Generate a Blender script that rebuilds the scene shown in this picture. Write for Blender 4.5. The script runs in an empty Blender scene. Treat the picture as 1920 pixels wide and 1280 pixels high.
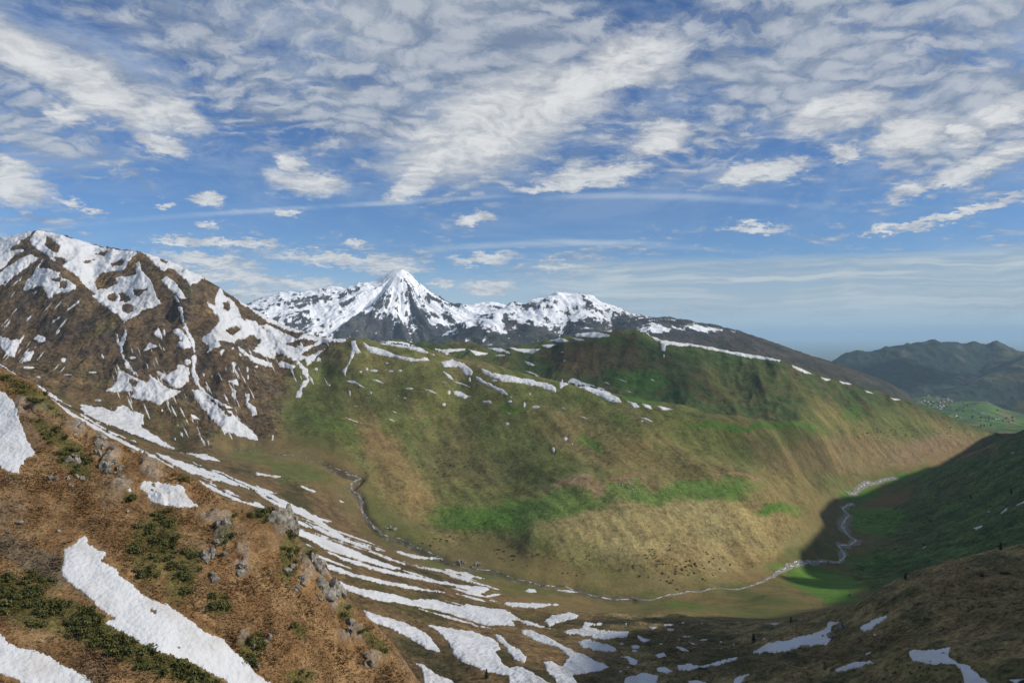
import bpy, math, random
import numpy as np
from mathutils import Vector

random.seed(7)
RNG = np.random.default_rng(11)
sc = bpy.context.scene
COL = sc.collection

# ------------------------------------------------------------------ camera
F = 1371.0            # focal length in photo pixels (1920 wide): 70 degrees across
EYE = 628.0           # photo row of the eye level
cam_d = bpy.data.cameras.new('camera')
cam = bpy.data.objects.new('camera', cam_d)
COL.objects.link(cam)
cam.rotation_euler = (math.radians(90), 0, 0)
cam_d.sensor_width = 36.0
cam_d.lens = 36.0 * F / 1920.0
cam_d.shift_y = (EYE - 640.0) / 1920.0
cam_d.clip_start = 1.0
cam_d.clip_end = 400000.0
sc.camera = cam

# ------------------------------------------------------------------ light
SUN_EL, SUN_AZ = math.radians(33), math.radians(100)     # azimuth clockwise from +Y (view direction)
SUN = np.array([math.cos(SUN_EL) * math.sin(SUN_AZ), math.cos(SUN_EL) * math.cos(SUN_AZ), math.sin(SUN_EL)])
sl = bpy.data.lights.new('sun', 'SUN')
sl.energy = 4.4
sl.angle = math.radians(0.5)
sl.color = (1.0, 0.93, 0.82)
so = bpy.data.objects.new('sun', sl)
COL.objects.link(so)
so.rotation_euler = Vector(-SUN).to_track_quat('-Z', 'Y').to_euler()

sc.view_settings.view_transform = 'Standard'
sc.view_settings.look = 'None'
sc.view_settings.exposure = 0.0
sc.view_settings.gamma = 1.0
sc.cycles.max_bounces = 5
sc.cycles.diffuse_bounces = 2
sc.cycles.glossy_bounces = 2
sc.cycles.transparent_max_bounces = 6
sc.cycles.volume_bounces = 1
sc.cycles.caustics_reflective = False
sc.cycles.caustics_refractive = False


class NT:
    """small helper to write node graphs as expressions"""
    def __init__(self, tree):
        self.t = tree
        tree.nodes.clear()

    def n(self, kind, **kw):
        nd = self.t.nodes.new(kind)
        for k, v in kw.items():
            setattr(nd, k, v)
        return nd

    def set(self, sock, v):
        if isinstance(v, bpy.types.NodeSocket):
            self.t.links.new(v, sock)
        elif v is not None:
            sock.default_value = v

    def m(self, op, a, b=None, c=None, clamp=False):
        nd = self.n('ShaderNodeMath', operation=op, use_clamp=clamp)
        for i, v in enumerate((a, b, c)):
            self.set(nd.inputs[i], v)
        return nd.outputs[0]

    def noise(self, vec, scale, detail=4, rough=0.5, dist=0.0, dims='3D', lac=2.0):
        nd = self.n('ShaderNodeTexNoise', noise_dimensions=dims)
        if vec is not None:
            self.set(nd.inputs['Vector'], vec)
        nd.inputs['Scale'].default_value = scale
        nd.inputs['Detail'].default_value = detail
        nd.inputs['Roughness'].default_value = rough
        nd.inputs['Lacunarity'].default_value = lac
        nd.inputs['Distortion'].default_value = dist
        return nd.outputs[0]

    def sstep(self, x, lo, hi, a=0.0, b=1.0):
        nd = self.n('ShaderNodeMapRange', interpolation_type='SMOOTHSTEP')
        self.set(nd.inputs['Value'], x)
        nd.inputs['From Min'].default_value = lo
        nd.inputs['From Max'].default_value = hi
        nd.inputs['To Min'].default_value = a
        nd.inputs['To Max'].default_value = b
        return nd.outputs[0]

    def mix(self, f, a, b, blend='MIX'):
        nd = self.n('ShaderNodeMix', data_type='RGBA', blend_type=blend)
        self.set(nd.inputs[0], f)
        self.set(nd.inputs[6], a)
        self.set(nd.inputs[7], b)
        return nd.outputs[2]

    def comb(self, x, y, z):
        nd = self.n('ShaderNodeCombineXYZ')
        for i, v in enumerate((x, y, z)):
            self.set(nd.inputs[i], v)
        return nd.outputs[0]


def rgb(h, k=1.0):
    """sRGB 0-255 triple -> linear RGBA"""
    r = []
    for c in h:
        c = c / 255.0
        r.append(k * (c / 12.92 if c <= 0.04045 else ((c + 0.055) / 1.055) ** 2.4))
    return (*r, 1.0)


# ------------------------------------------------------------------ sky
W = bpy.data.worlds.new('World'); sc.world = W; W.use_nodes = True
W.cycles.sampling_method = 'MANUAL'; W.cycles.sample_map_resolution = 512
g = NT(W.node_tree)
sky = g.n('ShaderNodeTexSky', sky_type='NISHITA', sun_disc=False)
sky.sun_elevation = SUN_EL; sky.sun_rotation = SUN_AZ; sky.altitude = 1500
sky.air_density = 1.0; sky.dust_density = 0.4; sky.ozone_density = 2.0
bg = g.n('ShaderNodeBackground'); bg.inputs[1].default_value = .10
g.t.links.new(bg.outputs[0], g.n('ShaderNodeOutputWorld').inputs[0])
tc = g.n('ShaderNodeTexCoord').outputs['Generated']
sp = g.n('ShaderNodeSeparateXYZ'); g.set(sp.inputs[0], tc)
sx, sy, sz = sp.outputs
el = g.m('ARCSINE', g.m('MINIMUM', g.m('MAXIMUM', sz, -1.0), 1.0))
az = g.m('ARCTAN2', sx, sy)
# the cloud deck as a level sheet high above: its cells shrink towards the horizon
zz = g.m('ADD', g.m('MAXIMUM', sz, 0.0), 0.20)
deck = g.comb(g.m('DIVIDE', sx, zz), g.m('DIVIDE', sy, zz), 0.0)
sph = g.comb(az, el, 0.0)


def ang(px, py):
    u = (px - 960) / F
    return math.atan(u), math.atan2((EYE - py) / F, math.sqrt(1 + u * u))


def vadd(a, b, s):
    nd = g.n('ShaderNodeVectorMath', operation='MULTIPLY_ADD')
    g.set(nd.inputs[0], b); nd.inputs[1].default_value = s; g.set(nd.inputs[2], a)
    return nd.outputs[0]


def ncol(vec, scale, detail, rough=.5):
    nd = g.n('ShaderNodeTexNoise', noise_dimensions='2D'); g.set(nd.inputs['Vector'], vec)
    nd.inputs['Scale'].default_value = scale; nd.inputs['Detail'].default_value = detail; nd.inputs['Roughness'].default_value = rough
    s = g.n('ShaderNodeVectorMath', operation='SUBTRACT'); g.set(s.inputs[0], nd.outputs['Color']); s.inputs[1].default_value = (.5, .5, .5)
    return s.outputs[0]


def blobs(vec, lst):
    acc = None
    for px, py, rx, ry, rot in lst:
        a, e = ang(px, py); u = (px - 960) / F
        mp = g.n('ShaderNodeMapping', vector_type='TEXTURE'); g.set(mp.inputs['Vector'], vec)
        mp.inputs['Location'].default_value = (a, e, 0)
        mp.inputs['Rotation'].default_value = (0, 0, math.radians(-rot))
        mp.inputs['Scale'].default_value = (rx / F / (1 + u * u), ry / F / math.sqrt(1 + u * u), 1)
        ln = g.n('ShaderNodeVectorMath', operation='LENGTH'); g.set(ln.inputs[0], mp.outputs[0])
        v = ln.outputs['Value']
        acc = v if acc is None else g.m('MINIMUM', acc, v)
    return acc


# --- broken altocumulus deck
dw = vadd(deck, ncol(deck, 3.0, 3), (.22, .22, 0))
dw2 = vadd(dw, ncol(deck, 14.0, 4, .65), (.055, .055, 0))
flow = g.n('ShaderNodeMapping'); g.set(flow.inputs['Vector'], dw2); flow.inputs['Rotation'].default_value = (0, 0, math.radians(-28)); flow.inputs['Scale'].default_value = (.72, 1.2, 1)
vo = g.n('ShaderNodeTexVoronoi', feature='SMOOTH_F1', voronoi_dimensions='2D'); vo.inputs['Scale'].default_value = 13.0; vo.inputs['Smoothness'].default_value = .35
g.set(vo.inputs['Vector'], flow.outputs[0])
bn = g.noise(flow.outputs[0], 11.0, 4, .55, dims='2D')
billow = g.m('SUBTRACT', .5, g.m('ABSOLUTE', g.m('MULTIPLY', g.m('SUBTRACT', bn, .5), 3.2)))
puff = g.m('SUBTRACT', .62, vo.outputs['Distance'])
wisp = g.noise(dw2, 9.0, 6, .62, dims='2D'); wisp_f = g.noise(dw2, 34.0, 4, .68, dims='2D')
cover = g.noise(deck, 1.8, 3, .5, dims='2D')
sphw = vadd(sph, ncol(deck, 4.0, 4, .6), (.10, .07, 0))
thick = g.sstep(blobs(sphw, [(1560, 80, 420, 150, 0), (900, 70, 260, 110, 10), (1010, 190, 140, 90, -20), (1750, 200, 200, 110, 0), (1330, 60, 150, 90, 0), (80, 100, 190, 60, 20), (330, 60, 200, 50, 10)]), .5, 1.35, 1.0, 0.0)
thin = g.sstep(blobs(sphw, [(1200, 60, 40, 70, 10), (1330, 200, 120, 40, 15), (1000, 410, 900, 60, 0), (520, 270, 140, 50, 10)]), .5, 1.3, 1.0, 0.0)
amt = g.m('ADD', g.m('MULTIPLY', g.m('SUBTRACT', cover, .30), 1.4), g.m('SUBTRACT', g.m('MULTIPLY', thick, .34), g.m('MULTIPLY', thin, .20)))
hgt = g.sstep(el, .12, .30, -.30, 0.0)
d1 = g.m('ADD', g.m('ADD', amt, hgt), g.m('ADD', g.m('ADD', g.m('MULTIPLY', puff, .34), g.m('MULTIPLY', billow, .34)), g.m('MULTIPLY', g.m('SUBTRACT', wisp, .5), 1.0)))
d1 = g.m('ADD', d1, g.m('MULTIPLY', g.m('SUBTRACT', wisp_f, .5), .35))
den1 = g.sstep(d1, .12, .70)

# --- larger separate cumulus patches
BIG = [(930, 230, 215, 78, -22), (800, 318, 80, 30, -38), (1050, 180, 125, 56, -12), (870, 270, 120, 44, -15), (760, 358, 45, 14, -20), (1190, 105, 105, 46, 0), (1150, 145, 120, 24, 0),
       (60, 105, 110, 34, 22), (200, 180, 150, 44, 26), (330, 215, 70, 30, 18), (130, 215, 42, 20, 0), (300, 275, 62, 18, 10),
       (575, 342, 84, 26, 4), (545, 305, 26, 16, 0), (25, 345, 78, 40, 14), (20, 310, 40, 20, 0), (1235, 262, 66, 30, -14), (1120, 328, 120, 20, -4), (1040, 350, 80, 10, -4),
       (1430, 320, 105, 22, -2), (1560, 215, 115, 34, -8), (1705, 255, 88, 32, -8), (1580, 288, 36, 18, 0), (1840, 305, 150, 22, -15), (1750, 348, 110, 13, -12), (1800, 400, 150, 9, -13), (1680, 425, 80, 6, -8), (1880, 215, 60, 30, -10), (1810, 255, 28, 20, 0),
       (385, 374, 36, 12, 0), (546, 398, 27, 8, 0), (125, 376, 34, 11, 0), (168, 397, 27, 7, 0), (892, 413, 34, 12, -8), (1415, 427, 60, 11, 4), (395, 424, 22, 9, 10), (315, 382, 22, 7, 0),
       (430, 455, 110, 9, 0), (390, 490, 110, 14, 4), (430, 520, 110, 14, 0), (640, 487, 150, 14, 2), (740, 505, 70, 12, 0), (905, 486, 66, 14, -4), (918, 540, 56, 15, -2), (570, 532, 80, 12, 0), (470, 550, 70, 12, 0), (1050, 500, 55, 10, 0), (665, 455, 24, 7, 0), (830, 530, 30, 8, 0), (330, 450, 40, 7, 0)]
sb = vadd(sph, ncol(deck, 9.0, 5, .64), (.055, .034, 0))
sb = vadd(sb, ncol(deck, 46.0, 3, .65), (.014, .010, 0))
eb = blobs(sb, BIG)
den2 = g.sstep(eb, .55, 1.25, 1.0, 0.0)

# --- thin high veil, aircraft trails and the grey stratus over the lowland
veil_n = g.noise(vadd(deck, ncol(deck, .8, 3), (.9, .35, 0)), 2.2, 6, .68, dims='2D')
veil = g.m('MULTIPLY', g.sstep(veil_n, .40, .72), g.sstep(el, .13, .30, .14, .60))
azs = g.n('ShaderNodeMapping', vector_type='POINT'); g.set(azs.inputs['Vector'], sph); azs.inputs['Scale'].default_value = (3.0, 60.0, 1.0)
hn = g.noise(vadd(azs.outputs[0], ncol(sph, 7, 3), (.8, 1.6, 0)), 1.7, 5, .6, dims='2D')
lb, lt = ang(1400, 610)[1], ang(1400, 492)[1]
band = g.m('MULTIPLY', g.sstep(el, lb, lb + .035), g.sstep(g.m('ADD', el, g.m('MULTIPLY', g.m('SUBTRACT', hn, .5), .03)), lt - .004, lt + .012, 1.0, 0.0))
east = g.sstep(az, -.06, .16)
strat = g.m('MULTIPLY', g.m('MULTIPLY', band, east), g.sstep(hn, .25, .65, .35, .95))


def trail(p0, p1, p2, wid, amp):
    """parabola through three sky points, a thin fraying line"""
    A = np.array([[ang(*p)[0] ** 2, ang(*p)[0], 1] for p in (p0, p1, p2)]); bb = np.array([ang(*p)[1] for p in (p0, p1, p2)])
    k2, k1, k0 = np.linalg.solve(A, bb)
    azj = g.m('ADD', az, 0.0)
    cur = g.m('ADD', g.m('MULTIPLY', g.m('ADD', g.m('MULTIPLY', azj, float(k2)), float(k1)), azj), float(k0))
    dd = g.m('ABSOLUTE', g.m('SUBTRACT', g.m('ADD', el, g.m('MULTIPLY', g.m('SUBTRACT', hn, .5), .004)), cur))
    line = g.m('MULTIPLY', g.sstep(dd, wid * .05, wid * .85, amp, 0.0), g.sstep(veil_n, .30, .66, .15, 1.0))
    lo, hi = ang(*p0)[0], ang(*p2)[0]
    return g.m('MULTIPLY', line, g.m('MULTIPLY', g.sstep(az, lo, lo + .12), g.sstep(az, hi - .12, hi, 1.0, 0.0)))


tr = g.m('MAXIMUM', trail((40, 428), (700, 382), (1020, 364), .006, .5), trail((960, 372), (1250, 368), (1640, 398), .008, .4))
tr = g.m('MAXIMUM', tr, trail((700, 480), (1200, 458), (1560, 494), .008, .6))
tr = g.m('MAXIMUM', tr, trail((90, 324), (170, 310), (290, 296), .004, .5))

# --- colours (the sky gives off this light)
blue = g.mix(1.0, sky.outputs[0], (.52, .72, .99, 1), 'MULTIPLY')
hz = g.sstep(el, -.01, .11, .88, 0.0)
blue = g.mix(hz, blue, (5.4, 6.4, 6.9, 1))
veilc = g.mix(0.0, (4.6, 5.4, 6.6, 1), (4.6, 5.4, 6.6, 1))
c = g.mix(veil, blue, veilc)
c = g.mix(tr, c, (5.6, 6.4, 7.2, 1))
shade1 = g.sstep(g.m('ADD', g.m('MULTIPLY', puff, .8), g.m('ADD', g.m('MULTIPLY', d1, .30), g.m('MULTIPLY', wisp_f, .6))), .28, 1.02)
cc1 = g.mix(shade1, (2.2, 2.8, 3.8, 1), (5.3, 5.6, 6.1, 1))
c = g.mix(g.m('MULTIPLY', den1, .84), c, cc1)
low = g.sstep(el, .07, .15)
lit = g.sstep(g.m('ADD', g.m('MULTIPLY', wisp, .75), g.m('ADD', g.m('MULTIPLY', g.m('SUBTRACT', 1.0, eb), .22), g.m('MULTIPLY', billow, .30))), .22, .82)
cc2 = g.mix(lit, (3.8, 4.1, 4.7, 1), (7.8, 7.9, 7.9, 1))
c = g.mix(g.m('MULTIPLY', den2, .93), c, cc2)
c = g.mix(strat, c, g.mix(g.sstep(hn, .35, .7), (3.7, 4.5, 5.1, 1), (5.6, 6.3, 6.7, 1)))
# below the horizon: the lowland haze
c = g.mix(g.sstep(el, -.06, -.005, 1.0, 0.0), c, (1.6, 1.9, 2.0, 1))
g.t.links.new(c, bg.inputs[0])


# ------------------------------------------------------------------ noise in numpy
def _hash(ix, iy, seed):
    h = (ix.astype(np.int64) * 374761393 + iy.astype(np.int64) * 668265263 + seed * 1442695041) & 0xFFFFFFFF
    h = ((h ^ (h >> 13)) * 1274126177) & 0xFFFFFFFF
    return (h ^ (h >> 16)) & 0xFFFFFFFF


def perlin(x, y, seed=0):
    ix, iy = np.floor(x), np.floor(y)
    fx, fy = (x - ix).astype(np.float32), (y - iy).astype(np.float32)
    ix = ix.astype(np.int64); iy = iy.astype(np.int64)
    ux = fx * fx * fx * (fx * (fx * 6 - 15) + 10)
    uy = fy * fy * fy * (fy * (fy * 6 - 15) + 10)

    def g(dx, dy):
        a = _hash(ix + dx, iy + dy, seed).astype(np.float32) * np.float32(2 * math.pi / 4294967296.0)
        return np.cos(a) * (fx - dx) + np.sin(a) * (fy - dy)
    n0 = g(0, 0); n1 = g(1, 0)
    a = n0 + ux * (n1 - n0)
    n0 = g(0, 1); n1 = g(1, 1)
    b = n0 + ux * (n1 - n0)
    return (a + uy * (b - a)) * 1.5


def fbm(x, y, s, oct=5, seed=0, gain=0.5, ridged=False):
    """s = size in metres of the largest feature"""
    o = np.zeros(np.shape(x), np.float32); a = 1.0; f = 1.0 / s; tot = 0
    for k in range(oct):
        v = perlin(x * f + 17.3 * k, y * f - 9.1 * k, seed + k)
        if ridged:
            v = 1.0 - 2.0 * np.abs(v)
        o += a * v; tot += a; a *= gain; f *= 2.03
    return o / tot


# ------------------------------------------------------------------ landforms from surveyed lines
def densify(line, step):
    out = []
    for a, b in zip(line[:-1], line[1:]):
        n = max(1, int(abs(b[0] - a[0]) // step + abs(b[1] - a[1]) // step))
        for k in range(n):
            t = k / n
            out.append((a[0] + (b[0] - a[0]) * t, a[1] + (b[1] - a[1]) * t,
                        math.exp(math.log(a[2]) * (1 - t) + math.log(b[2]) * t)))
    out.append(line[-1])
    return out


def cr_matrix(src_n, pos):
    """Catmull-Rom interpolation weights from src_n knots to float positions"""
    pos = np.clip(pos, 0, src_n - 1.0001)
    i = np.floor(pos).astype(int); t = pos - i
    W = np.zeros((len(pos), src_n))
    w = [-.5 * t**3 + t**2 - .5 * t, 1.5 * t**3 - 2.5 * t**2 + 1, -1.5 * t**3 + 2 * t**2 + .5 * t, .5 * t**3 - .5 * t**2]
    for k in range(4):
        j = np.clip(i + k - 1, 0, src_n - 1)
        np.add.at(W, (np.arange(len(pos)), j), w[k])
    return W


class Land:
    """a height field given by lines of (bearing, drop, distance); bearing and drop are
    written as photo columns and rows, which with the distance fix a point in space"""
    KU = 2.2

    def __init__(self, lines, px0, px1, ncol, d0, d1, nrow, step=30, coarse=(200, 170), smooth=0.002):
        pts, reg = [], []
        self.names = []
        for name, line in lines:
            if name not in self.names:
                self.names.append(name)
            dl = densify(line, step)
            pts += dl; reg += [self.names.index(name)] * len(dl)
        P = np.array(pts, float); reg = np.array(reg)
        A = np.stack([(P[:, 0] - 960) / F * self.KU, np.log(P[:, 2])], 1)
        v = (P[:, 1] - EYE) / F
        D = np.sqrt(((A[:, None] - A[None]) ** 2).sum(-1))
        n = len(P)
        M = np.zeros((n + 3, n + 3))
        M[:n, :n] = -D + np.eye(n) * smooth
        M[:n, n] = 1; M[:n, n + 1:] = A; M[n, :n] = 1; M[n + 1:, :n] = A.T
        w = np.linalg.solve(M, np.concatenate([v, [0, 0, 0]]))
        nu, nd = coarse
        gu = np.linspace(px0, px1, nu); gl = np.linspace(math.log(d0), math.log(d1), nd)
        G = np.stack(np.meshgrid((gu - 960) / F * self.KU, gl, indexing='ij'), -1).reshape(-1, 2)
        V = np.empty(len(G)); R = np.empty((len(G), len(self.names)), np.float32)
        for s in range(0, len(G), 8000):
            g = G[s:s + 8000]
            d = np.sqrt(((g[:, None] - A[None]) ** 2).sum(-1))
            V[s:s + 8000] = (-d) @ w[:n] + w[n] + g @ w[n + 1:]
            k = 1.0 / (d + 0.012) ** 4
            for r in range(len(self.names)):
                R[s:s + 8000, r] = k[:, reg == r].sum(1)
        R /= R.sum(1, keepdims=True)
        V = V.reshape(nu, nd); R = R.reshape(nu, nd, -1)
        # rows are spent where the ground changes most
        dens = np.abs(np.diff(V, axis=1)).mean(0) + 0.35 * np.abs(np.diff(V)).mean()
        cum = np.concatenate([[0], np.cumsum(dens)]); cum /= cum[-1]
        lrow = np.interp(np.linspace(0, 1, nrow), cum, gl)
        self.px = np.linspace(px0, px1, ncol); self.ld = lrow
        Wu = cr_matrix(nu, np.linspace(0, nu - 1, ncol))
        Wd = cr_matrix(nd, (lrow - gl[0]) / (gl[-1] - gl[0]) * (nd - 1))
        self.v = Wu @ V @ Wd.T
        self.w = {nm: np.clip(Wu @ R[:, :, r] @ Wd.T, 0, 1).astype(np.float32) for r, nm in enumerate(self.names)}
        self.d = np.broadcast_to(np.exp(lrow)[None], self.v.shape)
        self.u = np.broadcast_to(((self.px - 960) / F)[:, None], self.v.shape)
        self.X = self.u * self.d; self.Y = self.d.copy(); self.Z = -self.v * self.d

    def finish(self):
        self.py = EYE - self.Z / self.d * F
        # first visible distance along every line of sight, used to set things on the ground
        run = np.minimum.accumulate(self.py, axis=1)
        self.q = np.arange(380, 1420, 1.0)
        T = np.empty((len(self.px), len(self.q)))
        for i in range(len(self.px)):
            r = run[i]
            keep = np.concatenate([[True], np.diff(r) < -1e-9])
            T[i] = np.interp(self.q, r[keep][::-1], self.ld[keep][::-1])
        self.T = T

    def dist(self, px, py):
        px = np.asarray(px, float); py = np.asarray(py, float)
        a = np.clip((px - self.px[0]) / (self.px[1] - self.px[0]), 0, len(self.px) - 1.001)
        b = np.clip(py - self.q[0], 0, len(self.q) - 1.001)
        i = a.astype(int); j = b.astype(int); s = a - i; t = b - j
        T = self.T
        c = np.stack([T[i, j], T[i + 1, j], T[i, j + 1], T[i + 1, j + 1]])
        lin = (c[0] * (1 - s) + c[1] * s) * (1 - t) + (c[2] * (1 - s) + c[3] * s) * t
        near = np.where(t < .5, np.where(s < .5, c[0], c[1]), np.where(s < .5, c[2], c[3]))
        return np.exp(np.where(c.max(0) - c.min(0) > 0.08, near, lin))

    def ground(self, x, y):
        x = np.asarray(x, float); y = np.asarray(y, float)
        a = np.clip((x / y * F + 960 - self.px[0]) / (self.px[1] - self.px[0]), 0, len(self.px) - 1.001)
        b = np.interp(np.log(y), self.ld, np.arange(len(self.ld))); b = np.clip(b, 0, len(self.ld) - 1.001)
        i = a.astype(int); j = b.astype(int); s = a - i; t = b - j
        Z = self.Z
        return (Z[i, j] * (1 - s) + Z[i + 1, j] * s) * (1 - t) + (Z[i, j + 1] * (1 - s) + Z[i + 1, j + 1] * s) * t

    def at(self, px, py):
        d = float(self.dist(px, py))
        x = (px - 960) / F * d
        return Vector((x, d, float(self.ground(x, d))))


def grid_faces(nx, ny):
    i = np.arange(nx - 1)[:, None] * ny + np.arange(ny - 1)[None]
    return np.stack([i, i + ny, i + ny + 1, i + 1], -1)       # (nx-1, ny-1, 4)


def mesh_from(name, co, faces, mat, col=None, extra=None, normals=None, smooth=True):
    used = np.unique(faces)
    remap = np.full(len(co), -1, np.int64); remap[used] = np.arange(len(used))
    co = co[used]; faces = remap[faces]
    me = bpy.data.meshes.new(name)
    k = faces.shape[1]
    me.vertices.add(len(co)); me.vertices.foreach_set('co', co.astype(np.float32).ravel())
    me.loops.add(faces.size); me.loops.foreach_set('vertex_index', faces.astype(np.int32).ravel())
    me.polygons.add(len(faces))
    me.polygons.foreach_set('loop_start', np.arange(0, faces.size, k, dtype=np.int32))
    me.polygons.foreach_set('use_smooth', np.full(len(faces), smooth, bool))
    me.update(calc_edges=True)
    if col is not None:
        c = np.ones((len(used), 4), np.float32); c[:, :3] = col[used]
        at = me.color_attributes.new('Col', 'FLOAT_COLOR', 'POINT')
        at.data.foreach_set('color', c.ravel())
    for nm, arr in (extra or {}).items():
        at = me.attributes.new(nm, 'FLOAT', 'POINT')
        at.data.foreach_set('value', arr[used].astype(np.float32))
    if normals is not None:
        me.normals_split_custom_set_from_vertices(normals[used].astype(np.float32))
    me.materials.append(mat)
    ob = bpy.data.objects.new(name, me)
    COL.objects.link(ob)
    return ob


def vnormals(co, nx, ny):
    g = co.reshape(nx, ny, 3)
    du = np.gradient(g, axis=0); dv = np.gradient(g, axis=1)
    n = np.cross(du, dv); n /= np.linalg.norm(n, axis=-1, keepdims=True) + 1e-12
    n[n[..., 2] < 0] *= -1
    return n.reshape(-1, 3)


def structure(o):
    o['kind'] = 'structure'
    return o


def tag(o, label, cat, group=None):
    o['label'] = label; o['category'] = cat
    if group:
        o['group'] = group
    return o

# ------------------------------------------------------------------ ground material
def ground_material(name, big, fine, bump, contrast=0.45, tuft=None):
    """real surface colour per vertex ('Col'), broken up by grain and relief of the given sizes (m)"""
    ma = bpy.data.materials.new(name); ma.use_nodes = True
    g = NT(ma.node_tree)
    out = g.n('ShaderNodeOutputMaterial'); bs = g.n('ShaderNodeBsdfPrincipled')
    g.t.links.new(bs.outputs[0], out.inputs[0])
    tc = g.n('ShaderNodeTexCoord').outputs['Object']
    col = g.n('ShaderNodeVertexColor', layer_name='Col').outputs[0]
    n1 = g.noise(tc, 1.0 / big, 5, 0.62)
    n2 = g.noise(tc, 1.0 / fine, 6, 0.7, dist=0.6)
    k = g.m('ADD', g.sstep(n1, 0.3, 0.7, 1 - contrast * .5, 1 + contrast * .5), g.sstep(n2, 0.25, 0.75, -contrast, contrast))
    kk = g.comb(k, k, k)
    c = g.mix(1.0, col, kk, 'MULTIPLY')
    # warm and cool drift of the dry grass
    n3 = g.noise(tc, 1.0 / (big * 2.7), 3, 0.5)
    c = g.mix(g.sstep(n3, 0.35, 0.7, 0.0, 0.35), c, g.mix(1.0, c, (1.12, 0.96, 0.82, 1), 'MULTIPLY'))
    g.set(bs.inputs['Base Color'], c)
    bs.inputs['Roughness'].default_value = 0.95
    bs.inputs['Specular IOR Level'].default_value = 0.08
    bp = g.n('ShaderNodeBump'); bp.inputs['Strength'].default_value = 0.9
    bp.inputs['Distance'].default_value = bump
    g.set(bp.inputs['Height'], g.m('ADD', n2, g.m('MULTIPLY', n1, 1.5)))
    g.t.links.new(bp.outputs[0], bs.inputs['Normal'])
    return ma


def blob_field(px, py, blobs, base, warp=1.0, seed=3):
    """lay patches of turf, scree and scrub over a base colour; edges are broken by noise"""
    wx = fbm(px, py, 90, 4, seed) * 46 * warp + fbm(px, py, 14, 3, seed + 9) * 9 * warp
    wy = fbm(px, py * 1.6, 80, 4, seed + 20) * 26 * warp + fbm(px, py * 1.6, 12, 3, seed + 29) * 6 * warp
    X = px + wx; Y = py + wy
    for (cx, cy, rx, ry, ang, colr, st) in blobs:
        a = math.radians(ang)
        dx = X - cx; dy = Y - cy
        e = np.sqrt(((dx * math.cos(a) + dy * math.sin(a)) / rx) ** 2 + ((-dx * math.sin(a) + dy * math.cos(a)) / ry) ** 2)
        k = np.clip((1.32 - e) / 0.66, 0, 1); k = k * k * (3 - 2 * k) * st * .92
        base = base * (1 - k[..., None]) + np.array(colr, np.float32) * k[..., None]
    return base


def lerp3(a, b, k):
    return np.asarray(a, np.float32) * (1 - k[..., None]) + np.asarray(b, np.float32) * k[..., None]


def ss(x, lo, hi):
    t = np.clip((x - lo) / (hi - lo), 0, 1)
    return t * t * (3 - 2 * t)


# real albedos
ROCK = (.105, .090, .078); ROCK2 = (.17, .155, .135); DRY = (.205, .145, .070); TAN = (.31, .255, .125)
OLIVE = (.105, .118, .040); TURF = (.085, .135, .032); LUSH = (.075, .140, .030); SCRUB = (.040, .045, .020)
RUST = (.150, .082, .036); DGREEN = (.045, .075, .026); EARTH = (.120, .085, .050); PINK = (.25, .165, .105)

# ------------------------------------------------------------------ the valley: lines (column, row, metres)
L = []
# slope below the camera with the melt streaks
L.append(('streak_slope', [(-320, 980, 330), (0, 1080, 300), (300, 1290, 270), (600, 1480, 240), (1000, 1560, 225), (1250, 1560, 215)]))
L.append(('streak_slope', [(-300, 590, 720), (0, 690, 690), (130, 783, 640), (300, 862, 590), (540, 975, 520), (700, 1130, 430), (800, 1270, 345)]))
L.append(('streak_slope', [(900, 1275, 340), (1100, 1275, 335)]))
L.append(('streak_slope', [(820, 1130, 520), (950, 1180, 460), (1080, 1165, 520)]))
L.append(('streak_slope', [(620, 1010, 640), (760, 1060, 640), (900, 1100, 640)]))
# foot of the snowy mountain and the upper stream
L.append(('mountain', [(-300, 640, 1350), (0, 712, 1260)]))
L.append(('streak_slope', [(160, 775, 1120), (330, 838, 1090)]))
L.append(('streak_slope', [(430, 880, 930), (560, 930, 900), (640, 985, 880)]))
L.append(('valley_floor', [(430, 842, 1130), (520, 852, 1110), (600, 872, 1080), (650, 890, 1060), (662, 930, 1010), (690, 980, 965), (730, 1005, 945), (830, 1052, 900), (940, 1078, 870), (1040, 1092, 850), (1140, 1112, 832), (1230, 1122, 820), (1310, 1108, 850)]))
L.append(('valley_floor', [(1380, 1102, 870), (1450, 1085, 915), (1530, 1054, 1030), (1590, 1040, 1090), (1602, 1000, 1230), (1580, 960, 1440), (1600, 925, 1700), (1640, 905, 1850), (1720, 892, 1980), (1800, 872, 2300), (1900, 850, 2700)]))
L.append(('valley_floor', [(1440, 1115, 790), (1530, 1128, 765), (1600, 1115, 800)]))
L.append(('valley_floor', [(1650, 955, 1480), (1700, 915, 1820)]))
# left snowy mountain
L.append(('mountain', [(-300, 500, 1800), (-120, 470, 1800), (0, 448, 1800), (40, 438, 1790), (70, 431, 1780), (120, 441, 1780), (180, 460, 1760), (262, 472, 1720), (310, 487, 1700), (380, 518, 1680), (420, 545, 1650), (470, 577, 1610), (520, 605, 1580), (580, 628, 1560), (640, 636, 1545)]))
L.append(('mountain', [(70, 431, 1780), (75, 480, 1640), (120, 520, 1560), (170, 565, 1500), (232, 608, 1440), (260, 640, 1400)]))
L.append(('mountain', [(170, 520, 1620), (230, 580, 1500)]))
L.append(('mountain', [(262, 474, 1700), (270, 520, 1560), (330, 560, 1490), (345, 620, 1400), (350, 690, 1310)]))
L.append(('mountain', [(380, 520, 1660), (375, 570, 1520), (400, 640, 1400), (430, 700, 1310)]))
L.append(('mountain', [(-200, 620, 1480), (0, 600, 1470), (100, 640, 1400), (200, 690, 1310), (300, 740, 1240), (420, 790, 1190), (490, 820, 1200)]))
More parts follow.
